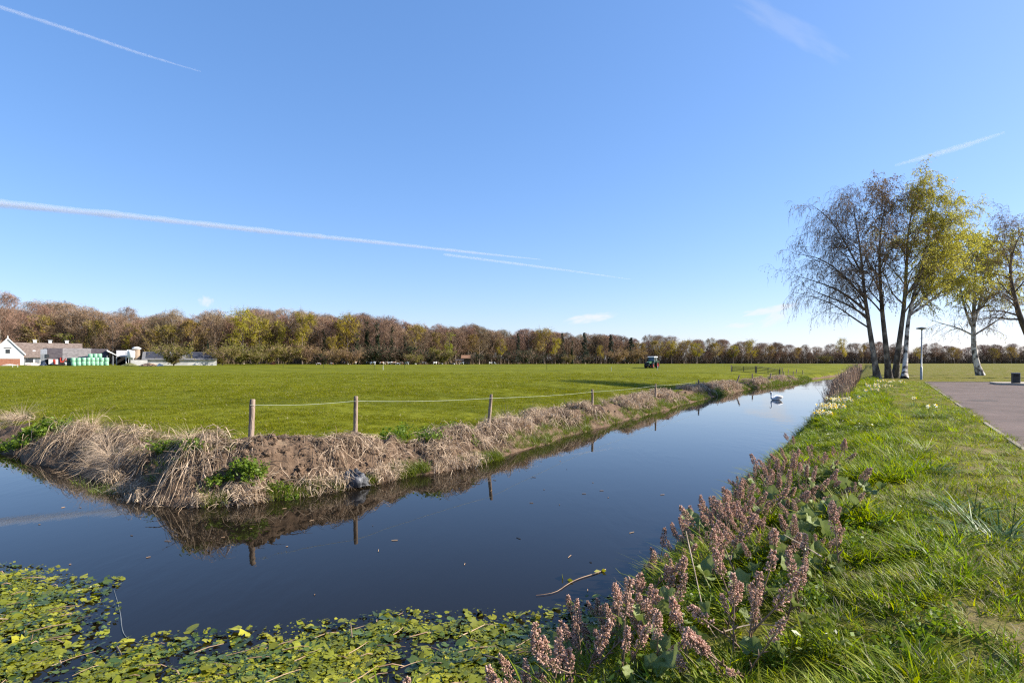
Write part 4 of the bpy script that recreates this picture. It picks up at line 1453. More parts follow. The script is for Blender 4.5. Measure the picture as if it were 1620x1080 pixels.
# roots and sticks lying on the mound
g = Geo()
p = np.vstack([lbank_pts(150, 230, 560, .2, 1.8), lbank_pts(60, 60, 230, .1, 1.0)])
d = unit(np.column_stack([rng.normal(0, 1, len(p)), rng.normal(0, .6, len(p)), rng.normal(-.1, .25, len(p))]))
L_ = rng.uniform(.15, .7, len(p))[:, None]
P = np.stack([p + [0, 0, .02], p + d * L_ * .5 + [0, 0, .07], p + d * L_ + [0, 0, .03]], 1)
P[:, 2, 2] = np.maximum(P[:, 2, 2], terrain(P[:, 2, :2])[0] + .01)
g.tubes(P, np.array([.012, .009, .004])[None] * rng.uniform(.4, 1.3, len(p))[:, None], 4, 0)
tag(g.build('roots', M('root', (.07, .05, .035), (.20, .15, .10), scale=3, rough=.9, island=.4)), kind='stuff')
# clods of dug out soil
cl = []
for i in range(3):
    bm_ = Geo()
    u = np.linspace(0, np.pi, 6); v = np.linspace(0, 2 * np.pi, 8, endpoint=False)
    V = np.array([[math.sin(a) * math.cos(b), math.sin(a) * math.sin(b), .7 * math.cos(a)] for a in u for b in v]) * rng.uniform(.65, 1.2, (48, 1)) * .09
    idx = np.arange(48).reshape(6, 8); nx = np.roll(idx, -1, 1)
    bm_.add(V, [np.stack([idx[:-1], idx[1:], nx[1:], nx[:-1]], -1).reshape(-1, 4)])
    me = bm_.mesh('clod', False); me.materials.append(G_BANK); cl.append(me)
pc = np.vstack([lbank_pts(900, 280, 760, .1, 1.6), lbank_pts(250, 60, 280, .1, 1.0), lbank_pts(500, 760, 1250, .2, 1.5)])
scatter('soil_clods', pc, rng.gamma(2.2, .20, len(pc)).clip(.12, 1.3), cl, .8)

# -- reddish reeds along the near bank by the birches -------------------
g = Geo()
n = 5200
y = np.where(rng.random(n) < .6, rng.uniform(42, 60, n), rng.uniform(27, 60, n))
off = rng.uniform(-.3, 1.9, n)
x = LX(y) + .35 + off
z, *_ = terrain(np.column_stack([x, y]))
h = rng.uniform(.5, 1.6, n) * np.interp(y, [27, 34, 44, 60], [.3, .45, 1.0, 1.25])
b = np.column_stack([x, y, np.maximum(z, 0)])
tp = b + np.column_stack([rng.normal(-.05, .16, n), rng.normal(0, .16, n), np.ones(n)]) * h[:, None]
strips(g, np.stack([b, (b + tp) / 2 + rng.normal(0, .03, (n, 3)), tp], 1), .014, 0)
k = rng.random(n) < .22
leafcloud(g, tp[k], .05, 1)
tag(g.build('reddish_reeds', [REED_RED, STRAW]), kind='stuff')

# ------------------------------------------------------------------ weeds floating in the ditch
WEED = M('water_weed_leaf', (.15, .165, .012), (.31, .29, .022), scale=2.2, rough=.4, trans=.25, island=.35, spec=.5, c3=(.21, .22, .015))
WEED_DARK = M('wet_weed_leaf', (.028, .050, .010), (.075, .105, .016), scale=2.0, rough=.3, island=.4, spec=.5)
edge_px = [(-400, 880), (0, 905), (60, 912), (110, 935), (150, 928), (95, 960), (145, 972), (120, 1000), (90, 1026), (160, 1040), (240, 1022), (300, 1018), (340, 1035), (360, 1018), (410, 1012), (470, 1004), (560, 998), (620, 980), (700, 988), (760, 982), (830, 990), (900, 978), (960, 960), (1000, 1000)]
weed_poly = np.array([((a - 810) * 2880 / (b - HOR) / 900, 2880 / (b - HOR)) for a, b in edge_px] + [(2.2, 4.2), (0, 3.9), (-9, 4.4), (-14, 5.0)])
n = 290000
P = np.column_stack([rng.uniform(-11, 1.6, n), rng.uniform(4.0, 9.4, n)])
f = fbm(P[:, 0] * 1.7, P[:, 1] * 1.7, 4)
ed = seg_dist(P, weed_poly[:len(edge_px)])
ok = inside(P, weed_poly) & (rng.random(n) < np.clip((f + .24) * 3.6, .05, 1)) & (rng.random(n) < .25 + sm(0, .5, ed))
stray = ~inside(P, weed_poly) & (ed < .35) & (rng.random(n) < .06) & inside(P, WATER)
P = P[ok | stray]
n = len(P)
print('weed leaves', n)
g = Geo()
ks = 10
th = np.linspace(.25, 2 * np.pi - .25, ks)[None] + rng.uniform(0, 6.28, n)[:, None]
rr = np.where(rng.random(n) < .88, rng.gamma(3, .0055, n), rng.gamma(4, .0105, n)).clip(.007, .075)[:, None] * rng.uniform(.72, 1.2, (n, ks))
tl = rng.normal(0, .22, (n, 2))
zc = np.abs(rng.normal(.008, .014, n)) + .004 + .05 * (fbm(P[:, 0] * 3.1, P[:, 1] * 3.1, 3) + .1).clip(0, 1)
lx, ly = rr * np.cos(th), rr * np.sin(th)
lz = zc[:, None] + tl[:, :1] * lx + tl[:, 1:] * ly + .22 * rr * rng.normal(0, .5, (n, ks))
V = np.concatenate([np.stack([P[:, 0:1] + lx, P[:, 1:2] + ly, np.maximum(lz, .003)], -1), np.column_stack([P, zc])[:, None]], 1)
idx = np.arange(n * (ks + 1)).reshape(n, ks + 1)
tri = np.stack([np.broadcast_to(idx[:, -1:], (n, ks - 1)), idx[:, :ks - 1], idx[:, 1:ks]], -1).reshape(-1, 3)
dk = (fbm(P[:, 0] * 2.6 + 50, P[:, 1] * 2.6, 3) + rng.normal(0, .14, n)) > .11
mi = np.repeat(np.where(dk, 1, 0), ks - 1)
me = mesh_np('floating_weed', V.reshape(-1, 3), [tri], [mi], True)
tag(link('floating_weed', me, [WEED, WEED_DARK]), kind='stuff')
# dead stalks floating on and beside the weed
g = Geo()
n = 330
q = np.column_stack([rng.uniform(-9, 1.2, 4000), rng.uniform(4.4, 8.6, 4000)])
q = q[inside(q, weed_poly)][:n]
n = len(q)
an = rng.normal(.15, .7, n)
L_ = rng.uniform(.06, .42, n)
d = np.column_stack([np.cos(an), np.sin(an)])
z0 = rng.uniform(.02, .06, n)
P = np.stack([np.column_stack([q - d * L_[:, None] / 2, z0]), np.column_stack([q, z0 + .01]), np.column_stack([q + d * L_[:, None] / 2, z0 + rng.normal(0, .03, n)])], 1)
g.tubes(P, np.array([.006, .006, .004])[None] * rng.uniform(.5, 1.3, n)[:, None], 4, 0)
# loose scraps further out on the water
m_ = 55
q2 = np.column_stack([rng.uniform(-12, 4, 900), rng.uniform(7, 22, 900)])
q2 = q2[inside(q2, WATER) & (seg_dist(q2, RE) > .8)][:m_]
an = rng.uniform(0, 6.28, len(q2))
d = np.column_stack([np.cos(an), np.sin(an)]) * rng.uniform(.01, .07, len(q2))[:, None]
P = np.stack([np.column_stack([q2 - d, np.full(len(q2), .006)]), np.column_stack([q2, np.full(len(q2), .009)]), np.column_stack([q2 + d, np.full(len(q2), .006)])], 1)
g.tubes(P, np.full((len(q2), 3), .006), 4, 0)
tag(g.build('floating_stalks', M('wet_stalk', (.20, .12, .065), (.36, .25, .15), scale=4, rough=.6, island=.4)), kind='stuff')


def wat(px, py, z=.0):
    D = 900 * (CAM_Z - z) / (py - HOR)
    return np.array([(px - 810) * D / 900, D, z])


# single stems lying on the water
P = resample([wat(*p, .006) for p in ((180, 932), (186, 952), (191, 972), (192, 992), (197, 1008), (214, 1017), (240, 1020), (262, 1021))], 20)
g = Geo().tubes(P, .0045 * np.sin(np.linspace(.25, 2.9, 20)) + .0015, 5, 0)
tag(g.build('floating_stalk', M('pale_stem', (.09, .10, .105), (.17, .18, .18), rough=.5)), 'pale curved stem lying on the dark water near the floating weed', 'stem')
P = resample([wat(*p, .012) for p in ((848, 941), (880, 938), (893, 926), (915, 914), (938, 908), (958, 900))], 14)
root = tag(Geo().tubes(P, np.linspace(.003, .008, 14), 5, 0).build('floating_twig', M('brown_twig', (.24, .14, .07), (.34, .22, .12), rough=.6)), 'brown twig with two green leaves floating near the butterbur bank', 'twig')
g = Geo()
leafcloud(g, np.array([wat(945, 903, .02), wat(902, 917, .02), wat(955, 902, .02), wat(890, 912, .02)]), .08, 0, flat=.9)
g.build('leaf', WEED, root)
P = resample([wat(*p, .012) for p in ((70, 950), (100, 942), (128, 932), (158, 925))], 10)
root = tag(Geo().tubes(P, np.linspace(.010, .004, 10), 5, 0).build('floating_twig', M('pale_twig', (.25, .22, .12), (.34, .30, .18), rough=.6)), 'thin green weed strand reaching out over open water from the weed mat', 'twig')
g = Geo()
leafcloud(g, along(P[None], 26, .45, 1, .05) * [1, 1, 0] + [0, 0, .012], .045, 0, flat=.95)
g.build('leaf', WEED, root)

# ------------------------------------------------------------------ butterbur on the near bank
BUR_STEM = M('butterbur_stem', (.16, .095, .065), (.24, .17, .095), scale=12, rough=.6)
BUR_FLOWER = M('butterbur_floret', (.40, .225, .155), (.66, .44, .33), scale=30, rough=.85, trans=.15, island=.4)
BUR_LEAF = M('butterbur_leaf', (.12, .16, .038), (.22, .25, .09), scale=9, rough=.6, trans=.2, bump=.5, bscale=22, spec=.3)


def bur_head(seed):
    r = np.random.default_rng(seed)
    ht = r.uniform(.24, .44)
    hl = r.uniform(.15, .27)
    cv = r.normal(0, .05, 2)
    ax = resample([(0, 0, -.03), (cv[0] * .2, cv[1] * .2, ht * .5), (cv[0], cv[1], ht), (cv[0] * 1.5, cv[1] * 1.5, ht + hl)], 12)
    gs = Geo().tubes(ax, np.linspace(.0085, .0035, 12), 6, 0)
    for j in range(5):                       # scale leaves on the stalk
        k = 1 + j
        a = r.uniform(0, 6.28)
        d = np.array([math.cos(a), math.sin(a), 1.1]) * .045
        gs.tubes(np.stack([ax[k], ax[k] + d * .5, ax[k] + d]), np.array([.006, .008, .001]), 4, 0)
    gf = Geo()
    nf = int(hl * 620)
    t = r.random(nf) ** .85
    k = (7 + t * 4).clip(0, 10.99)
    b = np.stack([np.interp(k, np.arange(12), ax[:, i]) for i in range(3)], 1)
    a = r.uniform(0, 6.28, nf)
    wdt = np.interp(t, [0, .25, .7, 1], [.025, .031, .022, .008]) * r.uniform(.6, 1.25, nf)
    d = np.column_stack([np.cos(a), np.sin(a), r.uniform(.0, .7, nf)])
    p1 = b + d * wdt[:, None]
    d2 = unit(d + np.column_stack([np.zeros((nf, 2)), r.uniform(-.5, .5, nf)]))
    ll = r.uniform(.011, .019, nf)[:, None]
    gf.tubes(np.stack([b, p1], 1), np.full((nf, 2), .0011), 3, 0)
    gf.tubes(np.stack([p1 - d2 * ll * .2, p1 + d2 * ll * .3, p1 + d2 * ll * .8, p1 + d2 * ll], 1), np.array([.002, .0050, .0056, .0022])[None] * r.uniform(.8, 1.25, nf)[:, None], 5, 1)
    ms, mf = gs.mesh('stem', True), gf.mesh('flower_spike', True)
    ms.materials.append(BUR_STEM)
    mf.materials.append(BUR_STEM)
    mf.materials.append(BUR_FLOWER)
    return ms, mf


def bur_leaf(seed):
    """one kidney shaped, wavy edged leaf on a stalk"""
    r = np.random.default_rng(seed)
    na_, nr_ = 22, 5
    th = np.linspace(.22, 2 * np.pi - .22, na_)
    prof = 1 + .08 * np.sin(th * 9 + r.uniform(0, 6)) + .05 * r.normal(size=na_)
    prof *= 1 - .18 * np.cos(th)
    V = [(0, 0, 0)]
    ph = r.uniform(0, 6)
    for j in range(1, nr_ + 1):
        s = j / nr_
        for i in range(na_):
            rad_ = .085 * s * prof[i]
            V.append((rad_ * math.cos(th[i]), rad_ * math.sin(th[i]), .020 * s * math.sin(3 * th[i] + ph) + .030 * s * s - .012 * s * math.sin(th[i] * 8)))
    idx = np.arange(1, 1 + na_ * nr_).reshape(nr_, na_)
    fs = [np.stack([np.zeros(na_ - 1, dtype=int), idx[0, :-1], idx[0, 1:]], 1)]
    q = np.stack([idx[:-1, :-1], idx[1:, :-1], idx[1:, 1:], idx[:-1, 1:]], -1).reshape(-1, 4)
    ht = r.uniform(.07, .2)
    tx, ty = r.normal(0, .5, 2)
    Vv = np.array(V)
    Rm = np.array((Matrix.Rotation(tx, 3, 'X') @ Matrix.Rotation(ty, 3, 'Y') @ Matrix.Rotation(r.uniform(0, 6.28), 3, 'Z')))
    Vv = Vv @ Rm.T
    az = r.uniform(0, 6.28)
    off = np.array([math.cos(az) * .09, math.sin(az) * .09, ht])
    g = Geo().add(Vv + off, [fs[0], q])
    g.tubes(np.stack([[0, 0, -.02], off * [.4, .4, .6], off]), np.array([.004, .0035, .003]), 5)
    me = g.mesh('leaf', True)
    me.materials.append(BUR_LEAF)
    return me


heads = [bur_head(300 + i) for i in range(14)]
bleaves = [bur_leaf(330 + i) for i in range(8)]
rng = np.random.default_rng(23)
BLAB = 'pinkish brown butterbur gone to seed among the others crowding the canal bank'
BGRP = 'butterbur stalks along the near canal bank'


def butterbur(x, y, s, lean, az, nleaf, has_head=True):
    root = empty('butterbur', (x, y, ground_z(x, y)), 0, BLAB, 'flower', BGRP)
    root.rotation_euler = (lean * math.cos(az), lean * math.sin(az), rng.uniform(0, 6.28))
    root.scale = (s, s, s)
    if has_head:
        h = heads[int(rng.integers(0, len(heads)))]
        for q in range(int(rng.choice([1, 2, 3, 4], p=[.2, .35, .3, .15]))):
            k = rng.uniform(.7, 1.1)
            off_ = (rng.normal(0, .11), rng.normal(0, .11), 0) if q else (0, 0, 0)
            rot_ = (rng.normal(0, .14), rng.normal(0, .14), rng.uniform(0, 6.28))
            h = heads[int(rng.integers(0, len(heads)))]
            for nm, me in zip(('stem', 'flower_spike'), h):
                o = bpy.data.objects.new(nm, me)
                COL.objects.link(o)
                o.parent = root
                o.location = off_
                o.rotation_euler = rot_
                o.scale = (k, k, k)
    for _ in range(nleaf):
        o = bpy.data.objects.new('leaf', bleaves[int(rng.integers(0, len(bleaves)))])
        COL.objects.link(o)
        o.parent = root
        o.location = (rng.normal(0, .07), rng.normal(0, .07), 0)
        o.rotation_euler = (0, 0, rng.uniform(0, 6.28))
        k = rng.uniform(.5, 1.05)
        o.scale = (k, k, k)
    return root


nb_ = 0
for (y0, y1, n, omax, sc0) in ((3.3, 5.0, 50, 2.5, 1.0), (5.0, 7.5, 96, 2.75, .95), (7.5, 10.5, 76, 2.5, .95), (10.5, 13, 16, 1.7, .9), (13, 17, 4, 1.0, .9)):
    for _ in range(n):
        y = rng.uniform(y0, y1)
        off = .12 + omax * rng.beta(1.15, 1.5)
        x = LX(y) + .35 + off
        butterbur(x, y, sc0 * rng.choice([.55, .75, .9, 1.05], p=[.2, .3, .35, .15]) * rng.uniform(.9, 1.1), abs(rng.normal(.42, .24)), rng.normal(1.65, .45), int(rng.integers(0, 3)))
        nb_ += 1
for px, D in ((1040, 3.55), (800, 4.75), (1270, 3.9), (1190, 3.6), (1330, 4.6), (1300, 4.9), (1205, 4.4), (1165, 4.2)):
    x = (px - 810) * D / 900
    butterbur(x, D, .95, .18, rng.normal(1.6, .8), 2)
for _ in range(46):
    y = rng.uniform(3.2, 9)
    x = LX(y) + .35 + rng.uniform(.3, 2.9)
    r_ = scatter  # leaf rosettes without a flower stalk
    root = empty('butterbur_rosette', (x, y, ground_z(x, y)), 0, 'low rosette of wrinkled round butterbur leaves without a stalk in the bank grass', 'plant', 'butterbur leaf rosettes in the grass')
    for _k in range(int(rng.integers(2, 5))):
        o = bpy.data.objects.new('leaf', bleaves[int(rng.integers(0, len(bleaves)))])
        COL.objects.link(o)
        o.parent = root
        o.location = (rng.normal(0, .1), rng.normal(0, .1), .02)
        k = rng.uniform(.7, 1.35)
        o.scale = (k, k, k)
        o.rotation_euler = (0, 0, rng.uniform(0, 6.28))
# small leaved herbs covering the soil between them
herb = []
for i in range(5):
    g = Geo()
    ns = 10
    a = rng.uniform(0, 6.283, ns)
    b = np.column_stack([rng.normal(0, .05, ns), rng.normal(0, .05, ns), np.zeros(ns)])
    tp = b + np.column_stack([.06 * np.cos(a), .06 * np.sin(a), rng.uniform(.05, .14, ns)])
    P = np.stack([b, (b + tp) / 2, tp], 1)
    strips(g, P, .003, 0)
    C = along(P, 7, .3, 1, .022)
    leafcloud(g, C, .019, 0, flat=.5)
    me = g.mesh('herb'); me.materials.append(NETTLE if i % 2 else LEAFY)
    herb.append(me)
pts, a, b = sample((-1.5, 16), (2.2, 22), 60000, lambda x, y, dL, dR, zone: ((zone == 2) & inview(x, y)) * sm(3.2, 1.2, dR) * np.clip(.35 + 3 * fbm(x * 1.5 + 60, y * 1.5, 3), 0, 1) * np.where(y < 5.4, 1.6, .6))
scatter('low_herbs', pts, rng.uniform(.6, 1.35, len(pts)), herb, .25)
# dry stems in the near grass
g = Geo()
ds = [((1085, 900, 3.9), (1092, 760 + 120, 4.2), (1130, 1075, 3.3)), ((1140, 1000, 3.7), (1190, 985, 3.75), (1255, 992, 3.6)), ((1300, 880, 4.6), (1270, 862, 4.75), (1240, 845, 4.9)), ((1085, 840, 4.9), (1105, 930, 4.5), (1135, 1070, 3.9))]
for d in ds[1:]:
    P = resample([at(*q) for q in d], 10)
    zz, *_ = terrain(P[:, :2])
    P[:, 2] = np.maximum(P[:, 2], zz + .05)
    g.tubes(P, np.linspace(.006, .003, 10), 5, 0)
tag(g.build('dry_stems', STRAW), kind='stuff')

# ------------------------------------------------------------------ daffodils
DAF_W = M('daffodil_petal', (.78, .76, .52), (.86, .84, .66), scale=9, rough=.6, trans=.2)
DAF_Y = M('daffodil_trumpet', (.72, .52, .04), (.82, .62, .08), scale=9, rough=.6, trans=.2)
DAF_LEAF = M('daffodil_leaf', (.07, .12, .03), (.13, .185, .055), scale=5, rough=.5, island=.3, trans=.15)
g = Geo()
for k in range(6):
    a = k * math.pi / 3
    c, s = math.cos(a), math.sin(a)
    V = [(0, 0, 0), (.018 * c - .011 * s, .018 * s + .011 * c, .002), (.044 * c, .044 * s, -.003), (.018 * c + .011 * s, .018 * s - .011 * c, .002)]
    g.add(V, [[(0, 3, 2, 1)]], 0)
u = np.linspace(0, 2 * np.pi, 9)[:-1]
V = np.vstack([np.column_stack([.010 * np.cos(u), .010 * np.sin(u), np.full(8, .001)]), np.column_stack([.015 * np.cos(u), .015 * np.sin(u), np.full(8, .024)])])
i_ = np.arange(8); j_ = np.roll(i_, -1)
g.add(V, [np.stack([i_, j_, j_ + 8, i_ + 8], 1), [i_[::-1]]], 1)
daf_me = g.mesh('flower')
daf_me.materials.append(DAF_W); daf_me.materials.append(DAF_Y)


def daffodils(px, D, n, sprd, label, nblade=160, fs=1.75, off=None):
    x = (px - 810) * D / 900 if off is None else off
    root = empty('daffodil_clump', (x, D, ground_z(x, D)), 0, label, 'daffodils', None)
    g = Geo()
    blades(g, nblade, .16, .34, .007, sprd, .5, .9, 0)
    r = sprd * np.sqrt(rng.random(n)); a = rng.uniform(0, 6.28, n)
    b = np.column_stack([r * np.cos(a), r * np.sin(a), np.full(n, -.02)])
    tp = b + np.column_stack([rng.normal(0, .04, n), rng.normal(-.02, .04, n), rng.uniform(.32, .46, n)])
    g.tubes(np.stack([b, (b + tp) / 2 + [.01, 0, 0], tp], 1), np.full((n, 3), .004), 4, 0)
    g.build('foliage', DAF_LEAF, root)
    for k in range(n):
        o = bpy.data.objects.new('flower', daf_me)
        COL.objects.link(o)
        o.parent = root
        o.location = tp[k]
        d = Vector((rng.normal(.2, .6), rng.normal(-.8, .5), rng.normal(.25, .25)))
        o.rotation_euler = d.to_track_quat('Z', 'Y').to_euler()
        s = fs * rng.uniform(.85, 1.2)
        o.scale = (s, s, s)


for (px, D, n, sp, lab) in ((1312, 22.0, 60, .55, 'big clump of white and yellow daffodils hanging over the water'), (1298, 20.2, 26, .4, 'daffodil clump at the water edge in front of the biggest one'), (1328, 25.2, 36, .5, 'daffodil clump just behind the biggest one at the canal'),
                            (1388, 33, 20, .9, 'scattered pale daffodils in the grass before the birches'), (1405, 38, 16, .9, 'farthest pale daffodils in the verge close to the birch trunks'), (1372, 28.5, 7, .5, 'sparse daffodils in the verge beyond the water edge clumps'),
                            (1352, 24, 3, .35, 'small daffodil tuft with few flowers in the middle of the verge'), (1475, 16.5, 3, .3, 'dark leaved daffodil tuft with two flowers near the mown strip'), (1455, 20, 2, .3, 'dark leaved daffodil tuft behind the one at the mown strip')):
    daffodils(px, D, n, sp, lab)
for (px, D, lab) in ((1560, 5.2, 'grey green strap leaved clump without flowers nearest the bare soil'), (1590, 5.0, 'strap leaved clump without flowers at the edge of the mown strip'), (1480, 8.2, 'flowerless daffodil leaves in the lush grass beside the bare patches'), (1525, 5.9, 'spreading daffodil leaves behind the nearest strap leaved clump')):
    daffodils(px, D, 1, .16, lab, 80, .01)

# ------------------------------------------------------------------ post and wire fence along the far bank
POSTW = M('weathered_post', (.17, .12, .085), (.40, .30, .225), scale=7, rough=.9, bump=.6, stretch=(1, 1, .18))
METAL_D = M('dark_fitting', (.03, .03, .03), rough=.5)
posts = [  # pixel, depth, top row, radius, leans (x, y), label
    (397, 15.3, 632, .075, (.03, 0), 'thick weathered fence post standing on the mud mound'),
    (562, 17.0, 627, .065, (0, 0), 'slim straight fence post behind the dark plastic sheet'),
    (772, 21.6, 624, .065, (.10, 0), 'fence post leaning a little beside the pale heap of reed'),
    (937, 31.5, 620, .065, (0, 0), 'upright fence post fourth along the wire from the mound'),
    (1037, 41.0, 607, .065, (0, 0), 'short upright post above tall reed heaps, fifth along the wire'),
    (1105, 52.0, 601, .07, (0, 0), 'upright post just before the birch shadow, sixth along the wire'),
    (1163, 66.0, 593.5, .09, (.42, 0), 'dark post leaning far over the canal bank'),
    (1190, 76.0, 591, .09, (0, 0), 'tall dark post standing in the birch shadow'),
    (1218, 84.0, 592, .09, (.2, 0), 'slanting dark post at the end of the birch shadow'),
    (1240, 95.0, 588, .09, (0, 0), 'dark post level with the end of the field gate'),
    (1255, 105.0, 587, .08, (0, 0), 'dark post between two farther posts near the canal bend'),
    (1270, 118.0, 587, .08, (0, 0), 'last dark post before the bank meets the water'),
    (1247, 118.0, 584.5, .09, (0, 0), 'pale topped post just past the field gate'),
    (1260, 122.0, 585, .09, (0, 0), 'farthest short post standing in the pasture near the canal')]
tops = []
for i, (px, D, ty, rad_, ln, lab) in enumerate(posts):
    p = on_ground(px, D)
    h = max(.9, CAM_Z - (ty - HOR) * D / 900 - p[2])
    g = Geo()
    K = 9
    axp = np.column_stack([np.linspace(0, ln[0] * h, K), np.linspace(0, ln[1] * h, K), np.linspace(-.15, h, K)])
    axp[:, :2] += np.cumsum(rng.normal(0, .004, (K, 2)), 0)
    rr = rad_ * np.linspace(1.06, .94, K) * rng.uniform(.95, 1.05, K)
    g.tubes(np.vstack([axp, axp[-1] + [0, 0, .012], axp[-1] + [0, 0, .012]]), np.concatenate([rr, [rad_ * .8, rad_ * .02]]), 9, 0)
    o = empty('fence_post', p, 0, lab, 'fence post', 'fence posts along the far bank')
    g.build('post', POSTW, o, True)
    if i < 6:
        gi_ = Geo().tubes(np.array([[0, -rad_, h - .16], [0, -rad_ - .05, h - .16], [0, -rad_ - .05, h - .12]]) + [ln[0] * h * .85, 0, 0], np.array([.012, .014, .012]), 6, 0)
        gi_.build('insulator', METAL_D, o)
        tops.append(p + [ln[0] * h * .87, -rad_ - .05, h - .13])
wire = []
for a, b in zip(tops[:-1], tops[1:]):
    s = np.linspace(0, 1, 14)[:, None]
    q = a * (1 - s) + b * s
    q[:, 2] -= .05 * np.sin(np.pi * s[:, 0])
    wire.append(q)
g = Geo()
for q in wire:
    g.tubes(q, np.full(14, .0045), 4, 0)
tag(g.build('fence_wire', M('white_tape', (.42, .46, .34), (.55, .58, .46), scale=3, rough=.7)), 'thin pale electric tape strung from post to post above the far bank', 'fence wire')
# thin plastic stakes out in the pasture
STAKE = M('dark_stake', (.04, .045, .03), rough=.6)
STAKE_W = M('white_stake', (.7, .7, .66), rough=.6)
for px, D, h, m, lab in ((448, 150, 1.5, STAKE, 'thin dark stake in the pasture before the green shrubs'), (512, 150, 1.5, STAKE, 'thin dark stake in the pasture below the willow thicket'), (592, 140, 1.7, STAKE, 'thin dark stake in the pasture below the white cow'), (640, 140, 1.7, STAKE, 'thin dark stake in the pasture under the ochre tree'),
                         (606, 120, 1.0, STAKE_W, 'short white stake in the pasture beneath the grazing herd'), (967, 110, .9, STAKE_W, 'short white stake in the pasture between shrubs and tractor'), (20, 138, .8, STAKE_W, 'short white stake before the brick wall of the farm'), (28, 138, .8, STAKE_W, 'short white stake beside its twin below the farmhouse wall'),
                         (865, 130, 1.4, STAKE, 'thin dark stake in the pasture under the tall ochre tree'), (1040, 118, 1.0, STAKE_W, 'short white stake in the pasture in front of the tractor')):
    p = on_ground(px, D)
    g = Geo().tubes([[0, 0, -.1], [0, 0, h * .5], [.02, 0, h]], [.05, .045, .03], 5, cap=True)
    tag(link('fence_stake', g.mesh('fence_stake'), m), lab, 'fence stake', 'stakes of the electric fence in the pasture').location = p

# ------------------------------------------------------------------ field gate
GATE = M('galvanised_gate', (.045, .045, .04), (.08, .078, .07), scale=3, rough=.7)
DG = 105.0
gp = [on_ground(px, DG) for px in (1157, 1196, 1234)]
root = empty('field_gate', gp[1], 0, 'double tubular field gate standing closed in the pasture by the canal', 'gate')
for k, (a, b) in enumerate(((gp[0], gp[1]), (gp[1], gp[2]))):
    g = Geo()
    a = a - gp[1]; b = b - gp[1]
    sgn = 1 if k == 0 else -1
    a = a + [.15, 0, 0]; b = b - [.15, 0, 0]
    z0, z1 = [(1.0, 1.28), (1.35, 1.08)][k]
    for f in (.0, .3, .55, .78, 1.0):
        g.tubes([a + [0, 0, .18 + (z0 - .18) * f], b + [0, 0, .18 + (z1 - .18) * f]], [.05, .05], 6)
    for x, z in ((a, z0), (b, z1), ((a + b) / 2, (z0 + z1) / 2)):
        g.tubes([x + [0, 0, .15], x + [0, 0, z + .04]], [.05, .05], 6)
    g.build('gate_leaf', GATE, root)
for k, q in enumerate((gp[0] - gp[1], np.array([0, 0, 0]), gp[2] - gp[1], gp[2] - gp[1] + [.4, 0, 0])):
    Geo().tubes([q - [0, 0, .2], q + [0, 0, .7], q + [0, 0, 1.45 if k else 1.3]], [.09, .085, .08], 8, cap=True).build('gate_post', POSTW, root)

# ------------------------------------------------------------------ plastic sheet at the waterline
p = np.array([(556 - 810) * 14.5 / 900, 14.62, .17])
n1_, n2_ = 26, 18
uu, vv = np.meshgrid(np.linspace(0, 2 * np.pi, n1_, endpoint=False), np.linspace(.05, np.pi / 2, n2_))
rad_ = 1 + .16 * np.sin(3 * uu + vv * 4) + .12 * np.sin(7 * uu - 3 * vv) + rng.normal(0, .035, uu.shape)
V = np.stack([.40 * np.sin(vv) * np.cos(uu) * rad_, .26 * np.sin(vv) * np.sin(uu) * rad_, .34 * np.cos(vv) * rad_ - .12], -1).reshape(-1, 3)
idx = np.arange(n1_ * n2_).reshape(n2_, n1_); nx = np.roll(idx, -1, 1)
g = Geo().add(V, [np.stack([idx[:-1], idx[1:], nx[1:], nx[:-1]], -1).reshape(-1, 4), [idx[0]]])
o = tag(g.build('plastic_sheet', M('grey_plastic', (.035, .036, .04), (.13, .13, .135), scale=6, rough=.4, bump=.7, bscale=14), None, True), 'crumpled dark grey plastic sheet half buried at the waterline', 'plastic sheet')
o.location = p

# ------------------------------------------------------------------ swan
SWAN = M('swan_feather', (.78, .77, .74), (.86, .85, .83), scale=9, rough=.8, bump=.3)
BEAK = M('swan_beak', (.55, .18, .03), rough=.5)
p = wat(1228, 632.5)
root = empty('swan', p, R(180 + 8), 'white swan with upright curved neck swimming on the canal', 'swan')
root.scale = (.92, .92, .92)
body = [(-.62, 0, .20, .02, .02), (-.56, 0, .19, .07, .05), (-.42, 0, .17, .16, .12), (-.22, 0, .15, .235, .19), (0, 0, .14, .26, .22), (.2, 0, .13, .235, .20), (.36, 0, .14, .17, .16), (.46, 0, .18, .11, .11), (.50, 0, .28, .075, .07), (.485, 0, .40, .055, .055), (.455, 0, .52, .048, .048), (.445, 0, .62, .045, .045), (.47, 0, .70, .047, .048), (.52, 0, .735, .056, .056), (.575, 0, .73, .050, .05), (.62, 0, .71, .03, .03), (.63, 0, .705, .01, .01)]
C = np.array([b[:3] for b in body]); T = unit(np.gradient(C, axis=0))
sidev = np.array([0., 1, 0]); U = unit(np.cross(T, sidev[None]))
ua = np.linspace(0, 2 * np.pi, 14, endpoint=False)
V = C[:, None] + np.cos(ua)[None, :, None] * sidev * np.array([b[3] for b in body])[:, None, None] + np.sin(ua)[None, :, None] * U[:, None] * np.array([b[4] for b in body])[:, None, None]
idx = np.arange(len(body) * 14).reshape(-1, 14); nx = np.roll(idx, -1, 1)
g = Geo().add(V.reshape(-1, 3), [np.stack([idx[:-1], nx[:-1], nx[1:], idx[1:]], -1).reshape(-1, 4), [idx[0][::-1]], [idx[-1]]])
g.build('body', SWAN, root, True)
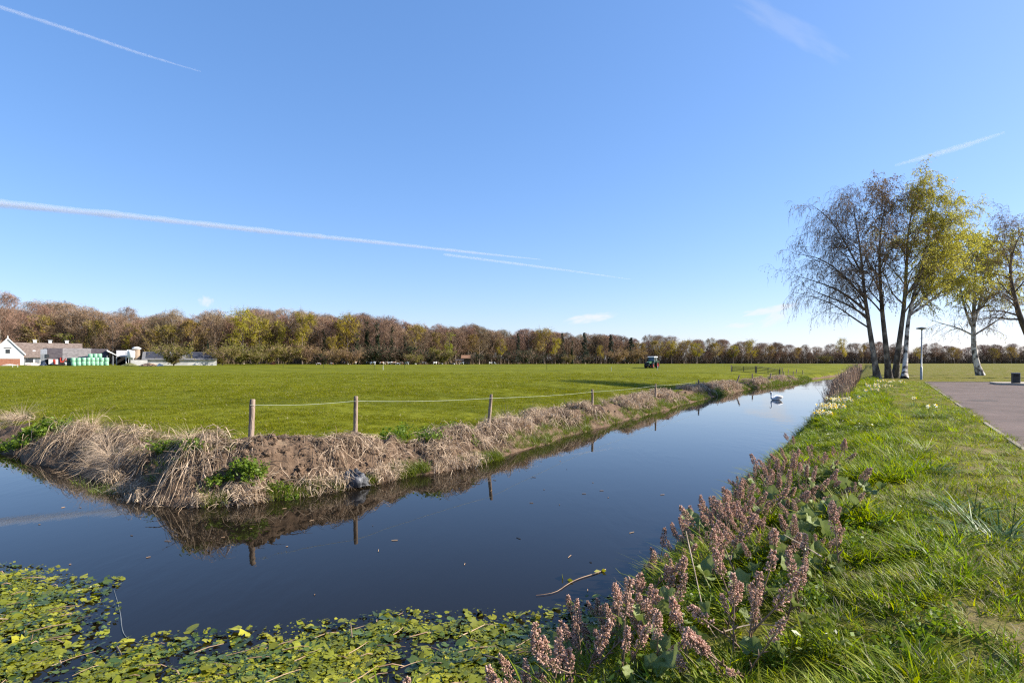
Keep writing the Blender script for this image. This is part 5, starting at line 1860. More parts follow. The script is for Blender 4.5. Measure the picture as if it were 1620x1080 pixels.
for s in (-1, 1):
    wv = []
    for j, t in enumerate(np.linspace(0, 1, 9)):
        wv.append((.30 - .92 * t, s * (.20 + .07 * math.sin(math.pi * t)) * (1 - .55 * t * t), .22 + .10 * math.sin(math.pi * (t * .8 + .1))))
    g = Geo().tubes(wv, .13 * np.sin(np.linspace(.15, 3.0, 9)) + .008, 10)
    Vw = g.V[0]; Vw[:, 1] = np.array(s * .19) + (Vw[:, 1] - s * .19) * .65
    g.build('wing', SWAN, root, True)
g = Geo().tubes([(.60, 0, .715), (.66, 0, .69), (.71, 0, .675)], [.026, .022, .010], 8, cap=True)
g.build('beak', BEAK, root, True)

# ------------------------------------------------------------------ tractor
TGREEN = M('green_paint', (.035, .10, .034), (.05, .13, .045), scale=3, rough=.35, spec=.5)
TWHITE = M('white_paint', (.72, .73, .72), (.80, .80, .79), scale=3, rough=.4)
TRED = M('red_rim', (.40, .05, .03), rough=.45)
RUBBER = M('rubber', (.018, .018, .018), (.04, .035, .03), scale=9, rough=.9)
TDARK = M('dark_iron', (.025, .025, .025), rough=.6)
GLASS = M('dark_glass', (.05, .075, .09), rough=.08, spec=.8)
p = on_ground(1031, 150.0)
# heading: towards the camera and to the photograph's left
root = empty('tractor', p, math.atan2(-.80, -.60) - math.pi / 2 + R(180) * 0, 'green farm tractor with white cab roof and red wheel rims in the pasture', 'tractor')
root.scale = (1.08, 1.08, 1.05)
# local +y is forward
def ring(r, w_, hub, c, parent):
    prof = [(r * .58, -w_ / 2), (r * .93, -w_ / 2), (r, -w_ * .36), (r, w_ * .36), (r * .93, w_ / 2), (r * .58, w_ / 2)]
    n = 26
    a = np.linspace(0, 2 * np.pi, n, endpoint=False)
    V = np.array([[x, rr * math.cos(t), rr * math.sin(t)] for t in a for rr, x in prof])
    idx = np.arange(n * 6).reshape(n, 6); nx = np.roll(idx, -1, 0)
    g = Geo()
    for k in range(6):
        k2 = (k + 1) % 6
        g.add(V[[0]] * 0, [])
        g.P.append(np.stack([idx[:, k], idx[:, k2], nx[:, k2], nx[:, k]], 1)); g.M.append(0)
    g.V = [V]
    for t in np.linspace(0, 2 * np.pi, 18, endpoint=False):     # lugs
        for sx in (-1, 1):
            g.n = sum(len(v) for v in g.V)
            c0 = np.array([sx * w_ * .22, (r + .015) * math.cos(t + .09 * sx), (r + .015) * math.sin(t + .09 * sx)])
            g.box(c0, (w_ * .42, .05, .05))
    o = g.build('wheel', RUBBER, parent)
    o.location = c
    gr = Geo()
    for x in (-w_ * .32, w_ * .32):
        V = np.vstack([[[x * .5, 0, 0]], np.column_stack([np.full(n, x), r * .6 * np.cos(a), r * .6 * np.sin(a)])])
        i = np.arange(1, n + 1); j = np.roll(i, -1)
        gr.add(V, [np.stack([np.zeros(n, dtype=int), i, j], 1)])
    gr.tubes([(-w_ * .5, 0, 0), (w_ * .5, 0, 0)], [r * .14, r * .14], 8, cap=True)
    gr.build('rim', TRED, o)
for s in (-1, 1):
    ring(.88, .55, 0, (s * .92, -1.15, .88), root)
    ring(.66, .46, 0, (s * .88, 1.35, .66), root)
    g = Geo()
    g.prism([(-2.05, 1.35), (-1.75, 1.78), (-.65, 1.80), (-.25, 1.45), (-.32, 1.38), (-.70, 1.72), (-1.70, 1.70), (-1.97, 1.32)], s * .68 if s > 0 else -1.22, 1.22 if s > 0 else -.68)
    g.build('rear_fender', TGREEN, root)
    g = Geo()
    g.prism([(.80, 1.15), (1.0, 1.38), (1.7, 1.38), (1.9, 1.15), (1.85, 1.12), (1.66, 1.33), (1.03, 1.33), (.86, 1.12)], s * .68 if s > 0 else -1.1, 1.1 if s > 0 else -.68)
    g.build('front_fender', TDARK, root)
g = Geo().box((0, .3, .85), (.62, 3.3, .55)); g.tubes([(-.9, 1.35, .66), (.9, 1.35, .66)], [.12, .12], 8); g.tubes([(-.95, -1.15, .88), (.95, -1.15, .88)], [.16, .16], 8)
g.build('chassis', TDARK, root)
g = Geo().prism([(.35, 1.05), (2.10, 1.02), (2.18, 1.15), (2.10, 1.48), (1.7, 1.62), (.35, 1.78)], -.40, .40)
hood = g.build('hood', TGREEN, root)
Geo().box((0, 2.19, 1.22), (.62, .06, .40)).build('grille', TDARK, hood)
for s in (-1, 1):
    Geo().box((s * .26, 2.16, 1.45), (.2, .06, .09)).build('headlight', TWHITE, hood)
g = Geo().prism([(-1.55, 1.1), (.30, 1.1), (.42, 1.8), (.22, 2.72), (-1.45, 2.72), (-1.62, 1.8)], -.74, .74)
cab = g.build('cab', GLASS, root)
g = Geo()
for x in (-.75, .75):
    for a, b in (((.42, 1.8), (.22, 2.72)), ((-1.62, 1.8), (-1.45, 2.72)), ((.30, 1.1), (.42, 1.8)), ((-1.55, 1.1), (-1.62, 1.8)), ((-.6, 1.1), (-.6, 2.72))):
        g.tubes([(x, a[0], a[1]), (x, b[0], b[1])], [.045, .045], 6)
g.build('cab_pillar', TGREEN, cab)
Geo().prism([(-1.65, 2.70), (.42, 2.70), (.48, 2.80), (.28, 2.93), (-1.5, 2.93), (-1.7, 2.82)], -.86, .86).build('roof', TWHITE, cab)
for s in (-1, 1):
    g = Geo().box((s * 1.02, .35, 2.18), (.22, .05, .38)); g.tubes([(s * .75, .35, 2.3), (s * 1.02, .35, 2.3)], [.02, .02], 5)
    g.build('mirror', TDARK, cab)
Geo().tubes([(.48, .72, 1.6), (.48, .72, 2.75)], [.05, .045], 8, cap=True).build('exhaust_pipe', TDARK, root)
g = Geo().box((0, 2.45, .75), (.8, .5, .5)); g.box((0, -2.1, .9), (.9, .3, .5))
g.build('front_weight', TDARK, root)

# ------------------------------------------------------------------ cows
def skin_mesh(name, pts, edges, radii, lv=1):
    me = bpy.data.meshes.new(name)
    me.from_pydata(pts, edges, [])
    o = bpy.data.objects.new(name, me)
    COL.objects.link(o)
    o.modifiers.new('skin', 'SKIN')
    for v, r in zip(me.skin_vertices[0].data, radii):
        v.radius = r if isinstance(r, tuple) else (r, r)
    me.skin_vertices[0].data[0].use_root = True
    s = o.modifiers.new('sub', 'SUBSURF'); s.levels = lv; s.render_levels = lv
    dg = bpy.context.evaluated_depsgraph_get()
    out = bpy.data.meshes.new_from_object(o.evaluated_get(dg))
    bpy.data.objects.remove(o)
    out.name = name
    return out


def cow_mesh(pose):
    hz = {'stand': 1.0, 'graze': 1.0, 'lie': .48}[pose]
    P = [(0, 0, hz), (.45, 0, hz + .02), (.85, 0, hz + .05), (-.45, 0, hz), (-.8, 0, hz + .08)]
    Rd = [(.36, .40), (.36, .40), (.26, .34), (.36, .40), (.27, .30)]
    E = [(0, 1), (1, 2), (0, 3), (3, 4)]
    if pose == 'graze':
        P += [(1.2, 0, .72), (1.42, 0, .38), (1.55, 0, .12)]
    else:
        P += [(1.15, 0, hz + .32), (1.35, 0, hz + .42), (1.65, 0, hz + .22)]
    Rd += [.17, .15, .09]
    E += [(2, 5), (5, 6), (6, 7)]
    n = 8
    for (x, y, at_) in ((.8, .18, 2), (.8, -.18, 2), (-.78, .2, 4), (-.78, -.2, 4)):
        if pose == 'lie':
            P += [(x + .2, y * 1.9, .22), (x + .45, y * 2.1, .10), (x + .1, y * 2.2, .06)]
        else:
            P += [(x, y, hz - .45), (x + (.03 if x > 0 else -.06), y, hz * .42), (x, y, .03)]
        Rd += [.12, .07, .06]
        E += [(at_, n), (n, n + 1), (n + 1, n + 2)]
        n += 3
    P += [(-1.0, 0, hz + .1), (-1.06, 0, hz - .45)]
    Rd += [.05, .035]
    E += [(4, n), (n, n + 1)]
    return skin_mesh('cow', P, E, Rd)


def cow_mat(nm, a, b, th):
    return M(nm, a, b, scale=1.1, rough=.8, objrand=.01, fac=(th - .015, th + .015), detail=1.0)


cow_m = [cow_mat('black_pied_hide', (.022, .02, .02), (.72, .69, .64), .50), cow_mat('mostly_white_hide', (.03, .026, .024), (.75, .72, .67), .40), cow_mat('red_pied_hide', (.26, .115, .06), (.70, .62, .54), .47), cow_mat('mostly_black_hide', (.02, .018, .018), (.68, .66, .62), .60)]
cow_me = {}
for pz in ('stand', 'graze', 'lie'):
    base = cow_mesh(pz)
    for k in range(4):
        m_ = base.copy()
        m_.materials.clear()
        m_.materials.append(cow_m[k])
        for pl in m_.polygons:
            pl.use_smooth = True
        cow_me[(pz, k)] = m_
CN = ['black and white', 'mostly white', 'red and white', 'mostly black']
cows = [(505, 3, 'lie', 2), (525, 0, 'lie', 2), (548, 3, 'stand', 2), (553, 2, 'graze', 1), (560, -4, 'stand', 2), (583, 4, 'stand', 3), (590, 12, 'stand', 1), (604, 0, 'graze', 2), (611, 4, 'stand', 2), (617, -2, 'stand', 1), (623, 2, 'graze', 2), (630, 5, 'lie', 0), (635, 0, 'stand', 2), (644, 3, 'stand', 1), (655, 0, 'lie', 0), (671, 2, 'stand', 3), (688, 4, 'stand', 1), (697, -3, 'lie', 3), (716, 4, 'lie', 3), (725, 0, 'stand', 2), (731, 3, 'stand', 1), (740, 6, 'lie', 3), (776, 2, 'stand', 1), (781, 4, 'graze', 0)]
seen = {}
for px, dz, pz, k in cows:
    D = float(wood_D(px)) - 36 - dz * 2
    p = on_ground(px, D)
    o = bpy.data.objects.new('cow', cow_me[(pz, k)])
    COL.objects.link(o)
    o.location = p
    o.rotation_euler = (0, 0, rng.uniform(-.7, .7) + (math.pi if rng.random() < .5 else 0))
    where = 'below the thickets' if px < 570 else 'below the dark ivy trees' if px < 640 else 'below the ochre tree' if px < 675 else 'below the slim lime tree' if px < 720 else 'by the red roofed shelter' if px < 760 else 'nearest the conifers'
    tag(o, '%s cow %s at the far field edge %s' % (CN[k], {'stand': 'standing', 'graze': 'grazing', 'lie': 'lying down'}[pz], where), 'cow', 'herd of cows at the far field edge')

# ------------------------------------------------------------------ the farm
def farm(name, px, D, label, cat, zoff=0.0, group=None, turn=0.0):
    x = (px - 810) * D / 900
    return empty(name, (x, D, ground_z(x, D) + zoff), -math.atan2(x, D) + turn, label, cat, group), math.cos(math.atan2(x, D)) * D / 900, D / 900


WALLW = M('white_wall', (.70, .68, .64), (.80, .78, .74), scale=1.2, rough=.85)
BRICK = M('red_brick', (.26, .10, .06), (.36, .17, .11), scale=5, rough=.9)
ROOF_B = M('brown_roof', (.14, .105, .085), (.22, .17, .14), scale=1.6, rough=.9, bump=.4)
ROOF_G = M('grey_roof', (.15, .135, .125), (.23, .205, .19), scale=1.3, rough=.9, bump=.4)
ROOF_D = M('dark_roof', (.055, .045, .048), (.085, .072, .072), scale=1.3, rough=.85, bump=.4)
PANEL = M('solar_panel', (.03, .032, .042), (.05, .052, .065), scale=.8, rough=.7, spec=.12)
WIN = M('window_glass', (.03, .035, .04), rough=.15, spec=.7)
TRIM = M('white_trim', (.78, .77, .74), rough=.6)
BOARD = M('grey_boards', (.17, .18, .19), (.25, .26, .27), scale=2, rough=.9, stretch=(4, 1, .3))
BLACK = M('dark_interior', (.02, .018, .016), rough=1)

# farmhouse: white gable towards the field, with a long low barn behind it
h, kx, ky = farm('farmhouse', 12.5, 186, 'white farmhouse gable with one small dark window and brown roof', 'house')
hw, ez, pz_ = 25.5 * kx, 18.0 * ky, 41.5 * ky
g = Geo().prism([(-hw, -.3), (hw, -.3), (hw, ez), (0, pz_), (-hw, ez)], 0, 7.0, 'y')
wl = g.build('wall', WALLW, h)
g = Geo()
for s in (-1, 1):
    n_ = np.array([-(pz_ - ez), s * 0, hw])
    g.prism([(s * (hw + .35), ez - .25), (s * (hw + .35), ez + .0), (0, pz_ + .28), (0, pz_ + .02)], -.12, 7.2, 'y')
rf = g.build('roof', ROOF_B, h)
g = Geo()
for s in (-1, 1):
    g.prism([(s * (hw + .45), ez - .5), (s * (hw + .45), ez + .1), (0, pz_ + .45), (0, pz_ + .0)], -.32, -.14, 'y')
g.build('bargeboard', TRIM, rf)
Geo().box((0, -.25, pz_ + .55), (.25, .2, .9)).build('finial', TRIM, rf)
fr = Geo().box((0, -.04, 22 * ky), (1.25, .08, 1.5)).build('window', TRIM, h)
Geo().box((0, -.1, 22 * ky), (1.05, .05, 1.3)).build('pane', WIN, fr)
Geo().box((0, -.15, 27.5 * ky), (1.9, .2, .12)).build('window_hood', ROOF_D, h)


def barn(name, px0, px1, D, ridge, eave, base, label, roofm, wallm, depth=9.0, parts=(), turn=0.0, gable_cut=.0, cat='barn', front=None):
    mid = (px0 + px1) / 2
    h, kx, ky = farm(name, mid, D, label, cat, 0, None, turn)
    W = (px1 - px0) / 2 * kx
    gz_ = h.location.z
    zr = CAM_Z - (ridge - HOR) * ky - gz_
    ze = CAM_Z - (eave - HOR) * ky - gz_
    prof = [(0, -.4), (depth, -.4), (depth, ze), (depth / 2, zr - .06), (0, ze)]
    Geo().prism(prof, -W + .1, W - .1, 'x').build('wall', wallm, h)
    g = Geo()
    sl_ = (zr - ze) / (depth / 2)
    g.prism([(-.5, ze - .5 * sl_ + .02), (-.5, ze - .5 * sl_ + .2), (depth / 2, zr + .18), (depth / 2, zr)], -W + gable_cut, W, 'x')
    g.prism([(depth + .5, ze - .5 * sl_ + .02), (depth / 2, zr), (depth / 2, zr + .18), (depth + .5, ze - .5 * sl_ + .2)], -W, W, 'x')
    rf = g.build('roof', roofm, h)
    return h, rf, W, ze, zr, kx, ky, depth, sl_


h, rf, W, ze, zr, kx, ky, dp, sl_ = barn('long_barn', 18, 133, 193, 542.5, 564, 576, 'long low barn with grey brown roof, roof vents and white front wall', ROOF_B, WALLW, 11)
for px in (55, 79.5, 107):
    g = Geo().box(((px - 75.5) * kx, dp / 2, zr + .55), (.9, .8, .8)); g.box(((px - 75.5) * kx, dp / 2, zr + 1.05), (1.2, 1.1, .16))
    g.build('roof_vent', TRIM, rf)
Geo().box(((46.5 - 75.5) * kx, -.05, 1.5), (12.5 * kx, .12, 1.2)).build('window', WIN, h)
for px in (38, 60):
    Geo().box(((px - 75.5) * kx, -.06, 1.1), (1.0, .1, 2.0)).build('door', BOARD, h)
g = Geo().prism([(1.6, ze + 1.5 * sl_), (2.0, ze + 1.9 * sl_ + .35), (2.3, ze + 2.2 * sl_ + .3), (2.4, ze + 2.3 * sl_)], (52 - 75.5) * kx, (56 - 75.5) * kx, 'x')
g.build('skylight', TRIM, rf)

h, rf, W, ze, zr, kx, ky, dp, sl_ = barn('gambrel_shed', 68, 103, 184, 551, 567, 577, 'grey boarded shed with dark steep roof beside the farmhouse', ROOF_D, BOARD, 9, gable_cut=7 * .155)
g = Geo().prism([(-.6, -.3), (-.6, 3.5), (.6, 5.0), (2.5, 5.1), (2.5, -.3)], -W - .6, -W + .25 + 5 * kx, 'x')
g.build('gable_end', BOARD, h)
Geo().box((-W + 1.1, -.72, 2.9), (.9, .12, 1.1)).build('window', WIN, h)
Geo().box((-W + 1.4, -.72, 1.0), (1.5, .12, 1.6)).build('door', BLACK, h)
barn('cattle_shed', 99, 147, 180, 551, 569, 577, 'wide brown roofed cattle shed behind the green wrapped bales', ROOF_G, BOARD, 11)
h, rf, *_ = barn('dark_shed', 144, 172, 178, 552, 572, 577, 'dark roofed shed at the end of the cattle shed row', ROOF_D, BLACK, 11)
# canopy and open shed
h, kx, ky = farm('lean_to', 176, 180, 'white sheeted lean to with slanting roof next to the dark shed', 'lean-to')
g = Geo().prism([(-7 * kx, 4.4), (-7 * kx, 4.9), (9 * kx, 3.2), (9 * kx, 3.0)], 0, 4, 'y'); g.build('roof', TRIM, h)
for x in (-6.5 * kx, 3 * kx, 8.4 * kx):
    Geo().box((x, .2, 1.45), (.25, .25, 3.0)).build('post', BOARD, h)
h, kx, ky = farm('open_shed', 194, 184, 'open fronted shed with pale grey roof and dark inside', 'shed')
g = Geo().prism([(-.3, 2.7), (-.3, 2.95), (4.5, 4.85), (4.5, 4.6)], -10 * kx, 10 * kx, 'x'); g.build('roof', M('sheet_roof', (.36, .35, .33), (.44, .42, .40), scale=2, rough=.7), h)
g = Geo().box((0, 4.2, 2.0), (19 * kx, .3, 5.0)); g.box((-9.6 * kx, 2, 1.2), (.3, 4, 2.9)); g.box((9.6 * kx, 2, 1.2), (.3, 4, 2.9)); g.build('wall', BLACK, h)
# silos
h, kx, ky = farm('feed_silo', 207.5, 182, 'white feed silo on a leg frame with conical bottom', 'silo')
n = 16
prof = [(.15, 1.6), (1.0, 2.4), (1.05, 2.45), (1.05, 4.3), (.95, 4.55), (.2, 4.8)]
ua = np.linspace(0, 2 * np.pi, n, endpoint=False)
V = np.array([[r * math.cos(a), r * math.sin(a), z] for r, z in prof for a in ua]); idx = np.arange(len(prof) * n).reshape(-1, n); nx = np.roll(idx, -1, 1)
Geo().add(V, [np.stack([idx[:-1], nx[:-1], nx[1:], idx[1:]], -1).reshape(-1, 4), [idx[-1]]]).build('tank', WALLW, h, True)
for a in (.8, 2.4, 3.9, 5.5):
    Geo().tubes([(.9 * math.cos(a), .9 * math.sin(a), -.1), (.9 * math.cos(a), .9 * math.sin(a), 2.6)], [.07, .07], 6).build('leg', TRIM, h)
Geo().tubes([(-1.35, 0, 0), (-1.35, 0, 4.4), (-1.0, 0, 4.9), (-.2, 0, 4.9)], [.1, .1, .1, .1], 6).build('fill_pipe', TRIM, h)
h, kx, ky = farm('tower_silo', 216, 184, 'brown cylinder silo with white cap beside the white feed silo', 'silo')
V = np.array([[r * math.cos(a), r * math.sin(a), z] for r, z in [(1.0, -.2), (1.0, 5.2)] for a in ua]); idx = np.arange(2 * n).reshape(-1, n); nx = np.roll(idx, -1, 1)
Geo().add(V, [np.stack([idx[:-1], nx[:-1], nx[1:], idx[1:]], -1).reshape(-1, 4)]).build('tank', M('tan_silo', (.30, .22, .15), (.37, .28, .20), scale=2, rough=.8), h, True)
prof = [(1.25, 5.2), (1.28, 5.5), (.7, 5.85), (.1, 5.95)]
V = np.array([[r * math.cos(a), r * math.sin(a), z] for r, z in prof for a in ua]); idx = np.arange(len(prof) * n).reshape(-1, n); nx = np.roll(idx, -1, 1)
Geo().add(V, [np.stack([idx[:-1], nx[:-1], nx[1:], idx[1:]], -1).reshape(-1, 4), [idx[-1]], [idx[0][::-1]]]).build('cap', TRIM, h, True)
h, kx, ky = farm('silage_wall', 220, 179, 'long low white wall in front of the brown silo', 'wall')
Geo().box((0, 0, .9), (27 * kx, .3, 1.7)).build('wall', M('dull_white_wall', (.42, .40, .37), (.62, .60, .56), scale=.5, rough=.9), h)
# solar barn
h, rf, W, ze, zr, kx, ky, dp, sl_ = barn('solar_barn', 226, 345, 186, 557, 568.5, 576, 'long white barn whose roof is covered with dark solar panels', M('slate_roof', (.13, .125, .125), (.18, .175, .17), scale=1.5, rough=.9), M('weathered_white_wall', (.32, .31, .28), (.58, .56, .52), scale=.35, rough=.9), 12)
for a, b in ((232, 266), (296, 322), (324, 341)):
    g = Geo()
    y0, y1 = .5, dp / 2 - .5
    z0, z1 = ze + y0 * sl_ + .24, ze + y1 * sl_ + .24
    g.prism([(y0, z0), (y0, z0 + .08), (y1, z1 + .08), (y1, z1)], (a - 285.5) * kx, (b - 285.5) * kx, 'x')
    g.build('solar_panel', PANEL, rf)
# brick wall and clutter in front
h, kx, ky = farm('brick_wall', 14, 178, 'red brick garden wall in front of the white gable', 'wall')
Geo().box((0, 0, .95), (36 * kx, .3, 2.2)).build('wall', BRICK, h)
Geo().box((0, 0, 2.08), (36.5 * kx, .42, .1)).build('coping', M('coping', (.35, .2, .14), rough=.9), h)
RUB = M('rubble', (.34, .24, .18), (.58, .50, .44), scale=2.2, rough=.95, bump=.6)
SAND = M('sand', (.30, .18, .10), (.42, .28, .18), scale=1.5, rough=.95, bump=.5)
def heap(px, D, wpx, hh_, m, label, nm='rubble_heap', cat='heap'):
    h, kx, ky = farm(nm, px, D, label, cat)
    nu, nv = 28, 8
    u = np.linspace(0, 2 * np.pi, nu, endpoint=False)
    V = []
    for j in range(nv):
        s = 1 - j / (nv - 1)
        for a in u:
            r = s * (1 + .15 * math.sin(3 * a + px) + rng.normal(0, .04))
            V.append((wpx / 2 * kx * r * math.cos(a), 2.0 * r * math.sin(a), hh_ * (1 - s ** 1.6) * (1 + rng.normal(0, .06)) - .1))
    idx = np.arange(nu * nv).reshape(nv, nu); nx = np.roll(idx, -1, 1)
    g = Geo().add(V, [np.stack([idx[:-1], nx[:-1], nx[1:], idx[1:]], -1).reshape(-1, 4)])
    g.build('mound', m, h, True)
heap(52, 172, 34, 1.0, RUB, 'pale pinkish heap of rubble in front of the long barn')
heap(14, 172, 34, .6, RUB, 'low pale rubble strip before the brick wall')
heap(236, 172, 34, 1.0, SAND, 'orange sand heap before the white silage wall', 'sand_heap')
heap(205, 172, 30, .9, M('grassy_soil', (.09, .11, .03), (.17, .15, .07), scale=2, rough=.95), 'low grassy bank in front of the open shed', 'soil_bank', 'bank')
heap(253, 171, 12, .9, WALLW, 'small white covered heap beside the orange sand', 'white_heap')
heap(432, 228, 9, 1.7, M('orange_cover', (.45, .13, .04), (.55, .2, .08), scale=2, rough=.8), 'orange covered heap at the foot of the green shrubs', 'covered_heap')
heap(70, 173, 10, 1.1, RUB, 'small pale heap next to the white trailer', 'rubble_heap')
# trailer and machine
h, kx, ky = farm('trailer', 84.5, 173, 'white box trailer with a red panel parked at the farm', 'trailer')
Geo().box((0, 0, 1.15), (15 * kx, 2.2, 1.5)).build('box', TRIM, h)
Geo().box((1.5 * kx, -1.14, 1.15), (4 * kx, .08, 1.4)).build('panel', TRED, h)
for s in (-1, 1):
    Geo().tubes([(s * 4 * kx, -1.0, .4), (s * 4 * kx, -.75, .4)], [.4, .4], 14, cap=True).build('wheel', RUBBER, h)
h, kx, ky = farm('farm_machine', 98, 172, 'red farm implement with raised arm next to the bales', 'farm machine')
g = Geo().box((0, 0, 1.0), (6 * kx, 1.6, .8)); g.box((-2.2 * kx, 0, 1.9), (2.2 * kx, 1.2, 1.1)); g.tubes([(2 * kx, 0, 1.2), (6 * kx, -.3, 2.2), (8 * kx, -.3, 1.4)], [.16, .14, .1], 6)
g.build('body', TRED, h)
for s in (-1, 1):
    Geo().tubes([(s * 2.3 * kx, -.95, .5), (s * 2.3 * kx, -.65, .5)], [.5, .5], 14, cap=True).build('wheel', RUBBER, h)
Geo().box((5 * kx, -.2, .75), (4.5 * kx, 1.2, .5)).build('tray', TRIM, h)
# shelter with red roof among the trees
h, kx, ky = farm('field_shelter', 737, 338, 'red roofed shelter half hidden at the wood edge behind cows', 'shed')
Geo().prism([(-.5, 3.4), (-.5, 3.7), (3, 5.6), (6.5, 3.7), (6.5, 3.4), (3, 5.3)], -7.5 * kx, 7.5 * kx, 'x').build('roof', M('red_tiles', (.20, .105, .06), (.27, .15, .09), scale=1, rough=.9), h)
Geo().box((0, 3.2, 1.5), (13 * kx, 5.5, 3.7)).build('wall', M('dark_timber', (.05, .04, .032), (.08, .06, .05), scale=2, rough=.9), h)
h, kx, ky = farm('hay_rack', 727, 334, 'dark low roofed hay rack with cows around it', 'hay rack')
Geo().prism([(-1.5, 2.3), (-1.5, 2.45), (0, 3.0), (1.5, 2.45), (1.5, 2.3), (0, 2.85)], -7 * kx, 7 * kx, 'x').build('roof', ROOF_D, h)
for s in (-1, 1):
    for y in (-1, 1):
        Geo().box((s * 6 * kx, y, 1.1), (.18, .18, 2.5)).build('post', ROOF_D, h)

# bales in pale green wrap
WRAP = M('bale_wrap', (.20, .42, .26), (.30, .54, .36), scale=1.5, rough=.45, spec=.45, objrand=.07)
WRAP_D = M('dark_bale_wrap', (.012, .035, .03), (.03, .06, .05), scale=1.5, rough=.4)
n = 18
ua = np.linspace(0, 2 * np.pi, n, endpoint=False)
def bale_mesh(nm, m):
    prof = [(.30, .015), (.60, .03), (.66, .12), (.665, .6), (.66, 1.1), (.60, 1.19), (.30, 1.205)]
    V = np.array([[r * (1 + .012 * math.sin(5 * a + z * 3)) * math.cos(a), r * math.sin(a), z] for r, z in prof for a in ua])
    idx = np.arange(len(prof) * n).reshape(-1, n); nx = np.roll(idx, -1, 1)
    me = Geo().add(V, [np.stack([idx[:-1], nx[:-1], nx[1:], idx[1:]], -1).reshape(-1, 4), [idx[-1]], [idx[0][::-1]]]).mesh(nm, True)
    me.materials.append(m)
    return me
bm_g, bm_d = bale_mesh('bale', WRAP), bale_mesh('bale', WRAP_D)
h0, kx, ky = farm('bale_yard', 140, 172, 'x', 'x')
mw = h0.rotation_euler.z
ctr = np.array(h0.location)
bpy.data.objects.remove(h0)
ex, ey = np.array([math.cos(mw), math.sin(mw), 0]), np.array([-math.sin(mw), math.cos(mw), 0])
bal = []
for px in (116.5, 124.5, 132.5, 140.0, 146.5):
    bal += [(px, 0, 0, 'lower pale green bale in the front row of the stack', 'bottom bales of the green stack'), (px, 0, 1, 'pale green bale standing on the front row of the stack', 'second layer bales of the green stack')]
for px in (153.5, 160.5, 168.5):
    bal += [(px, .3, 0, 'lower pale green bale in the front row of the stack', 'bottom bales of the green stack'), (px, .3, 1, 'pale green bale standing on the front row of the stack', 'second layer bales of the green stack')]
for px in (143.5, 151, 158):
    bal += [(px, 1.7, 0, 'pale green bale at the bottom of the rear row', 'rear bottom bales'), (px, 1.7, 1, 'pale green bale in the middle of the rear row', 'rear middle bales'), (px, 1.7, 2, 'topmost pale green bale crowning the stack', 'topmost bales of the green stack')]
for px, dy, lv, lab, grp in bal:
    q = ctr + ex * (px - 140) * kx * (1.0) + ey * dy
    o = bpy.data.objects.new('bale', bm_g)
    COL.objects.link(o)
    o.location = (q[0] + rng.normal(0, .05), q[1], ground_z(q[0], q[1]) + 1.19 * lv - .03)
    o.rotation_euler = (0, 0, rng.uniform(0, 6))
    tag(o, lab, 'bale', grp)
for px, dy, lv, lab in ((110.5, .6, 0, 'dark wrapped bale at the bottom end of the green stack'), (110.5, .6, 1, 'dark wrapped bale on top at the end of the green stack'), (163, 1.2, 0, 'dark wrapped bale half hidden between green ones')):
    q = ctr + ex * (px - 140) * kx + ey * dy
    o = bpy.data.objects.new('bale', bm_d)
    COL.objects.link(o)
    o.location = (q[0], q[1], ground_z(q[0], q[1]) + 1.19 * lv - .03)
    tag(o, lab, 'bale')

# ------------------------------------------------------------------ street lamp and litter bin
STEEL = M('galvanised_steel', (.22, .24, .25), (.30, .31, .32), scale=4, rough=.5, metal=.5)
p = on_ground(1457.5, 53.0)
h = empty('street_lamp', p, 0, 'slim grey street lamp with flat disc head beside the white birch', 'street lamp')
H = CAM_Z - (521 - HOR) * 53 / 900 - p[2]
Geo().tubes([(0, 0, -.2), (0, 0, 1.2), (0, 0, 1.22), (.05, 0, H)], [.10, .095, .065, .05], 12).build('pole', STEEL, h, True)
prof = [(.05, H - .1), (.09, H - .02), (.42, H + .05), (.46, H + .10), (.44, H + .14), (.10, H + .22), (.01, H + .23)]
V = np.array([[.05 + r * math.cos(a), r * math.sin(a), z] for r, z in prof for a in ua]); idx = np.arange(len(prof) * n).reshape(-1, n); nx = np.roll(idx, -1, 1)
Geo().add(V, [np.stack([idx[:-1], nx[:-1], nx[1:], idx[1:]], -1).reshape(-1, 4)]).build('lamp_head', M('lamp_grey', (.16, .17, .17), (.22, .23, .23), scale=4, rough=.5), h, True)
D = 41.0
p = np.array([(1606.5 - 810) * D / 900, D, ROAD_Z + .12])
h = empty('litter_bin', p, R(-25), 'dark litter bin standing on the corner of raised paving', 'litter bin')
BIN = M('bin_dark', (.022, .024, .022), (.04, .042, .04), scale=5, rough=.6)
Geo().box((0, 0, .36), (.40, .34, .70)).build('body', BIN, h)
Geo().box((0, 0, .735), (.44, .38, .05)).build('lid', STEEL, h)
Geo().box((.215, 0, .36), (.03, .36, .72)).build('side_panel', STEEL, h)
Geo().box((0, -.175, .56), (.28, .02, .1)).build('slot', BLACK, h)

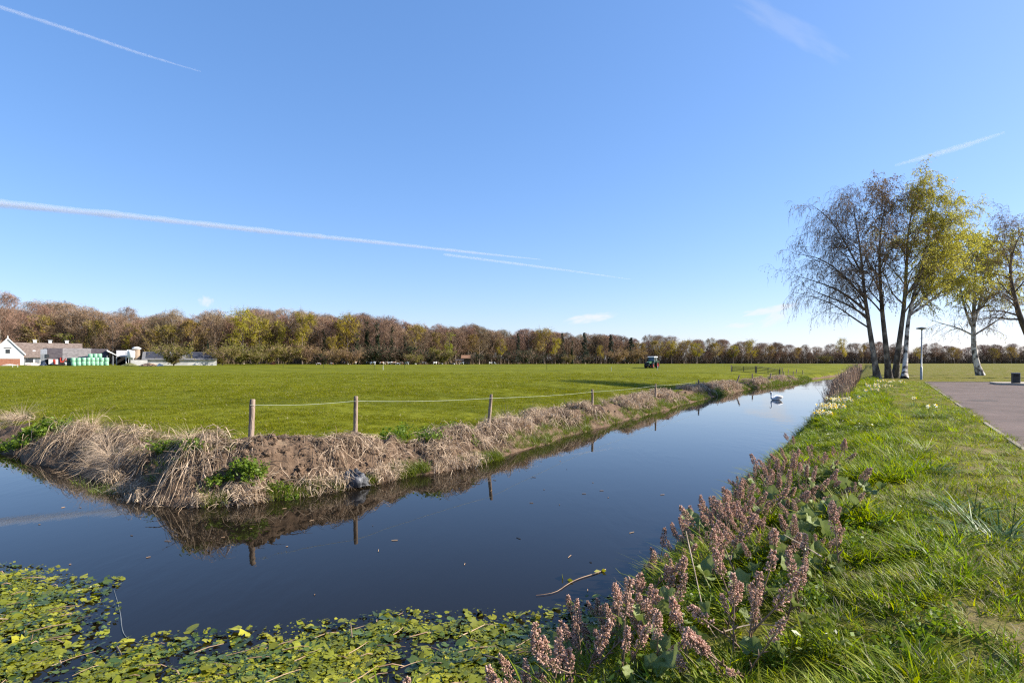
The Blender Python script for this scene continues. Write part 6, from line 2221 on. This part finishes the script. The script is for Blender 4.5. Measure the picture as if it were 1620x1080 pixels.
# ------------------------------------------------------------------ vapour trails and small clouds
def vapour(name, dens):
    m = bpy.data.materials.new(name)
    m.use_nodes = True
    t = m.node_tree
    t.nodes.remove(t.nodes['Principled BSDF'])
    v = t.nodes.new('ShaderNodeVolumePrincipled')
    v.inputs['Color'].default_value = (1, 1, 1, 1)
    v.inputs['Density'].default_value = dens
    v.inputs['Anisotropy'].default_value = .0
    t.links.new(v.outputs[0], t.nodes['Material Output'].inputs['Volume'])
    return m


def trail(pts, wid, dens, label, seed=0):
    """pts in photograph pixels; built 4 km up"""
    r = np.random.default_rng(seed)
    Z = 4000.0
    P3 = []
    for px, py in pts:
        D = Z / ((HOR - py) / 900.0)
        P3.append([(px - 810) * D / 900, D, Z])
    K = 90
    P = resample(P3, K)
    dist = np.linalg.norm(P, axis=1)
    s = np.linspace(0, 1, K)
    wv = np.interp(s, np.linspace(0, 1, len(wid)), wid)
    lum = 1 + .35 * np.array([vnoise(np.array([k * .8 + seed * 9.1]), np.array([.5]))[0] - .5 for k in range(K)]) * 1.3
    rr = wv * lum * dist / 900 * .5
    rr[0] *= .2; rr[-1] *= .2
    P = P + r.normal(0, 1, P.shape) * (rr * .02)[:, None]
    o = empty('contrail', P[0])
    for k in (1.6, 1.15, .75, .4):
        Geo().tubes(P - P[0] + rr[:, None] * (1 - k) * r.normal(0, .12, (1, 3)), rr * k, 16, 0, cap=True).build('vapour', vapour('vapour', dens * .34 / (np.median(rr) * 2)), o, True)
    tag(o, label, 'contrail')


trail([(-260, 300), (0, 323), (200, 342), (420, 366), (640, 388), (760, 401), (860, 411)], [7, 6.5, 6, 5, 4, 3, 1.2], .55, 'long bright vapour trail slanting down over the wood towards the middle', 1)
trail([(700, 402), (800, 415), (900, 428), (1000, 442)], [3, 3, 2, 1], .2, 'faint thin end of a vapour trail low over the wood', 2)
trail([(-60, -12), (0, 11), (110, 47), (220, 84), (320, 114)], [3.2, 3, 2.8, 2.4, 1], .22, 'short fading vapour trail high above the farm', 3)
trail([(1415, 262), (1450, 252), (1520, 232), (1590, 209)], [2, 4.5, 5, 2], .22, 'short soft vapour trail above the birch tops', 4)
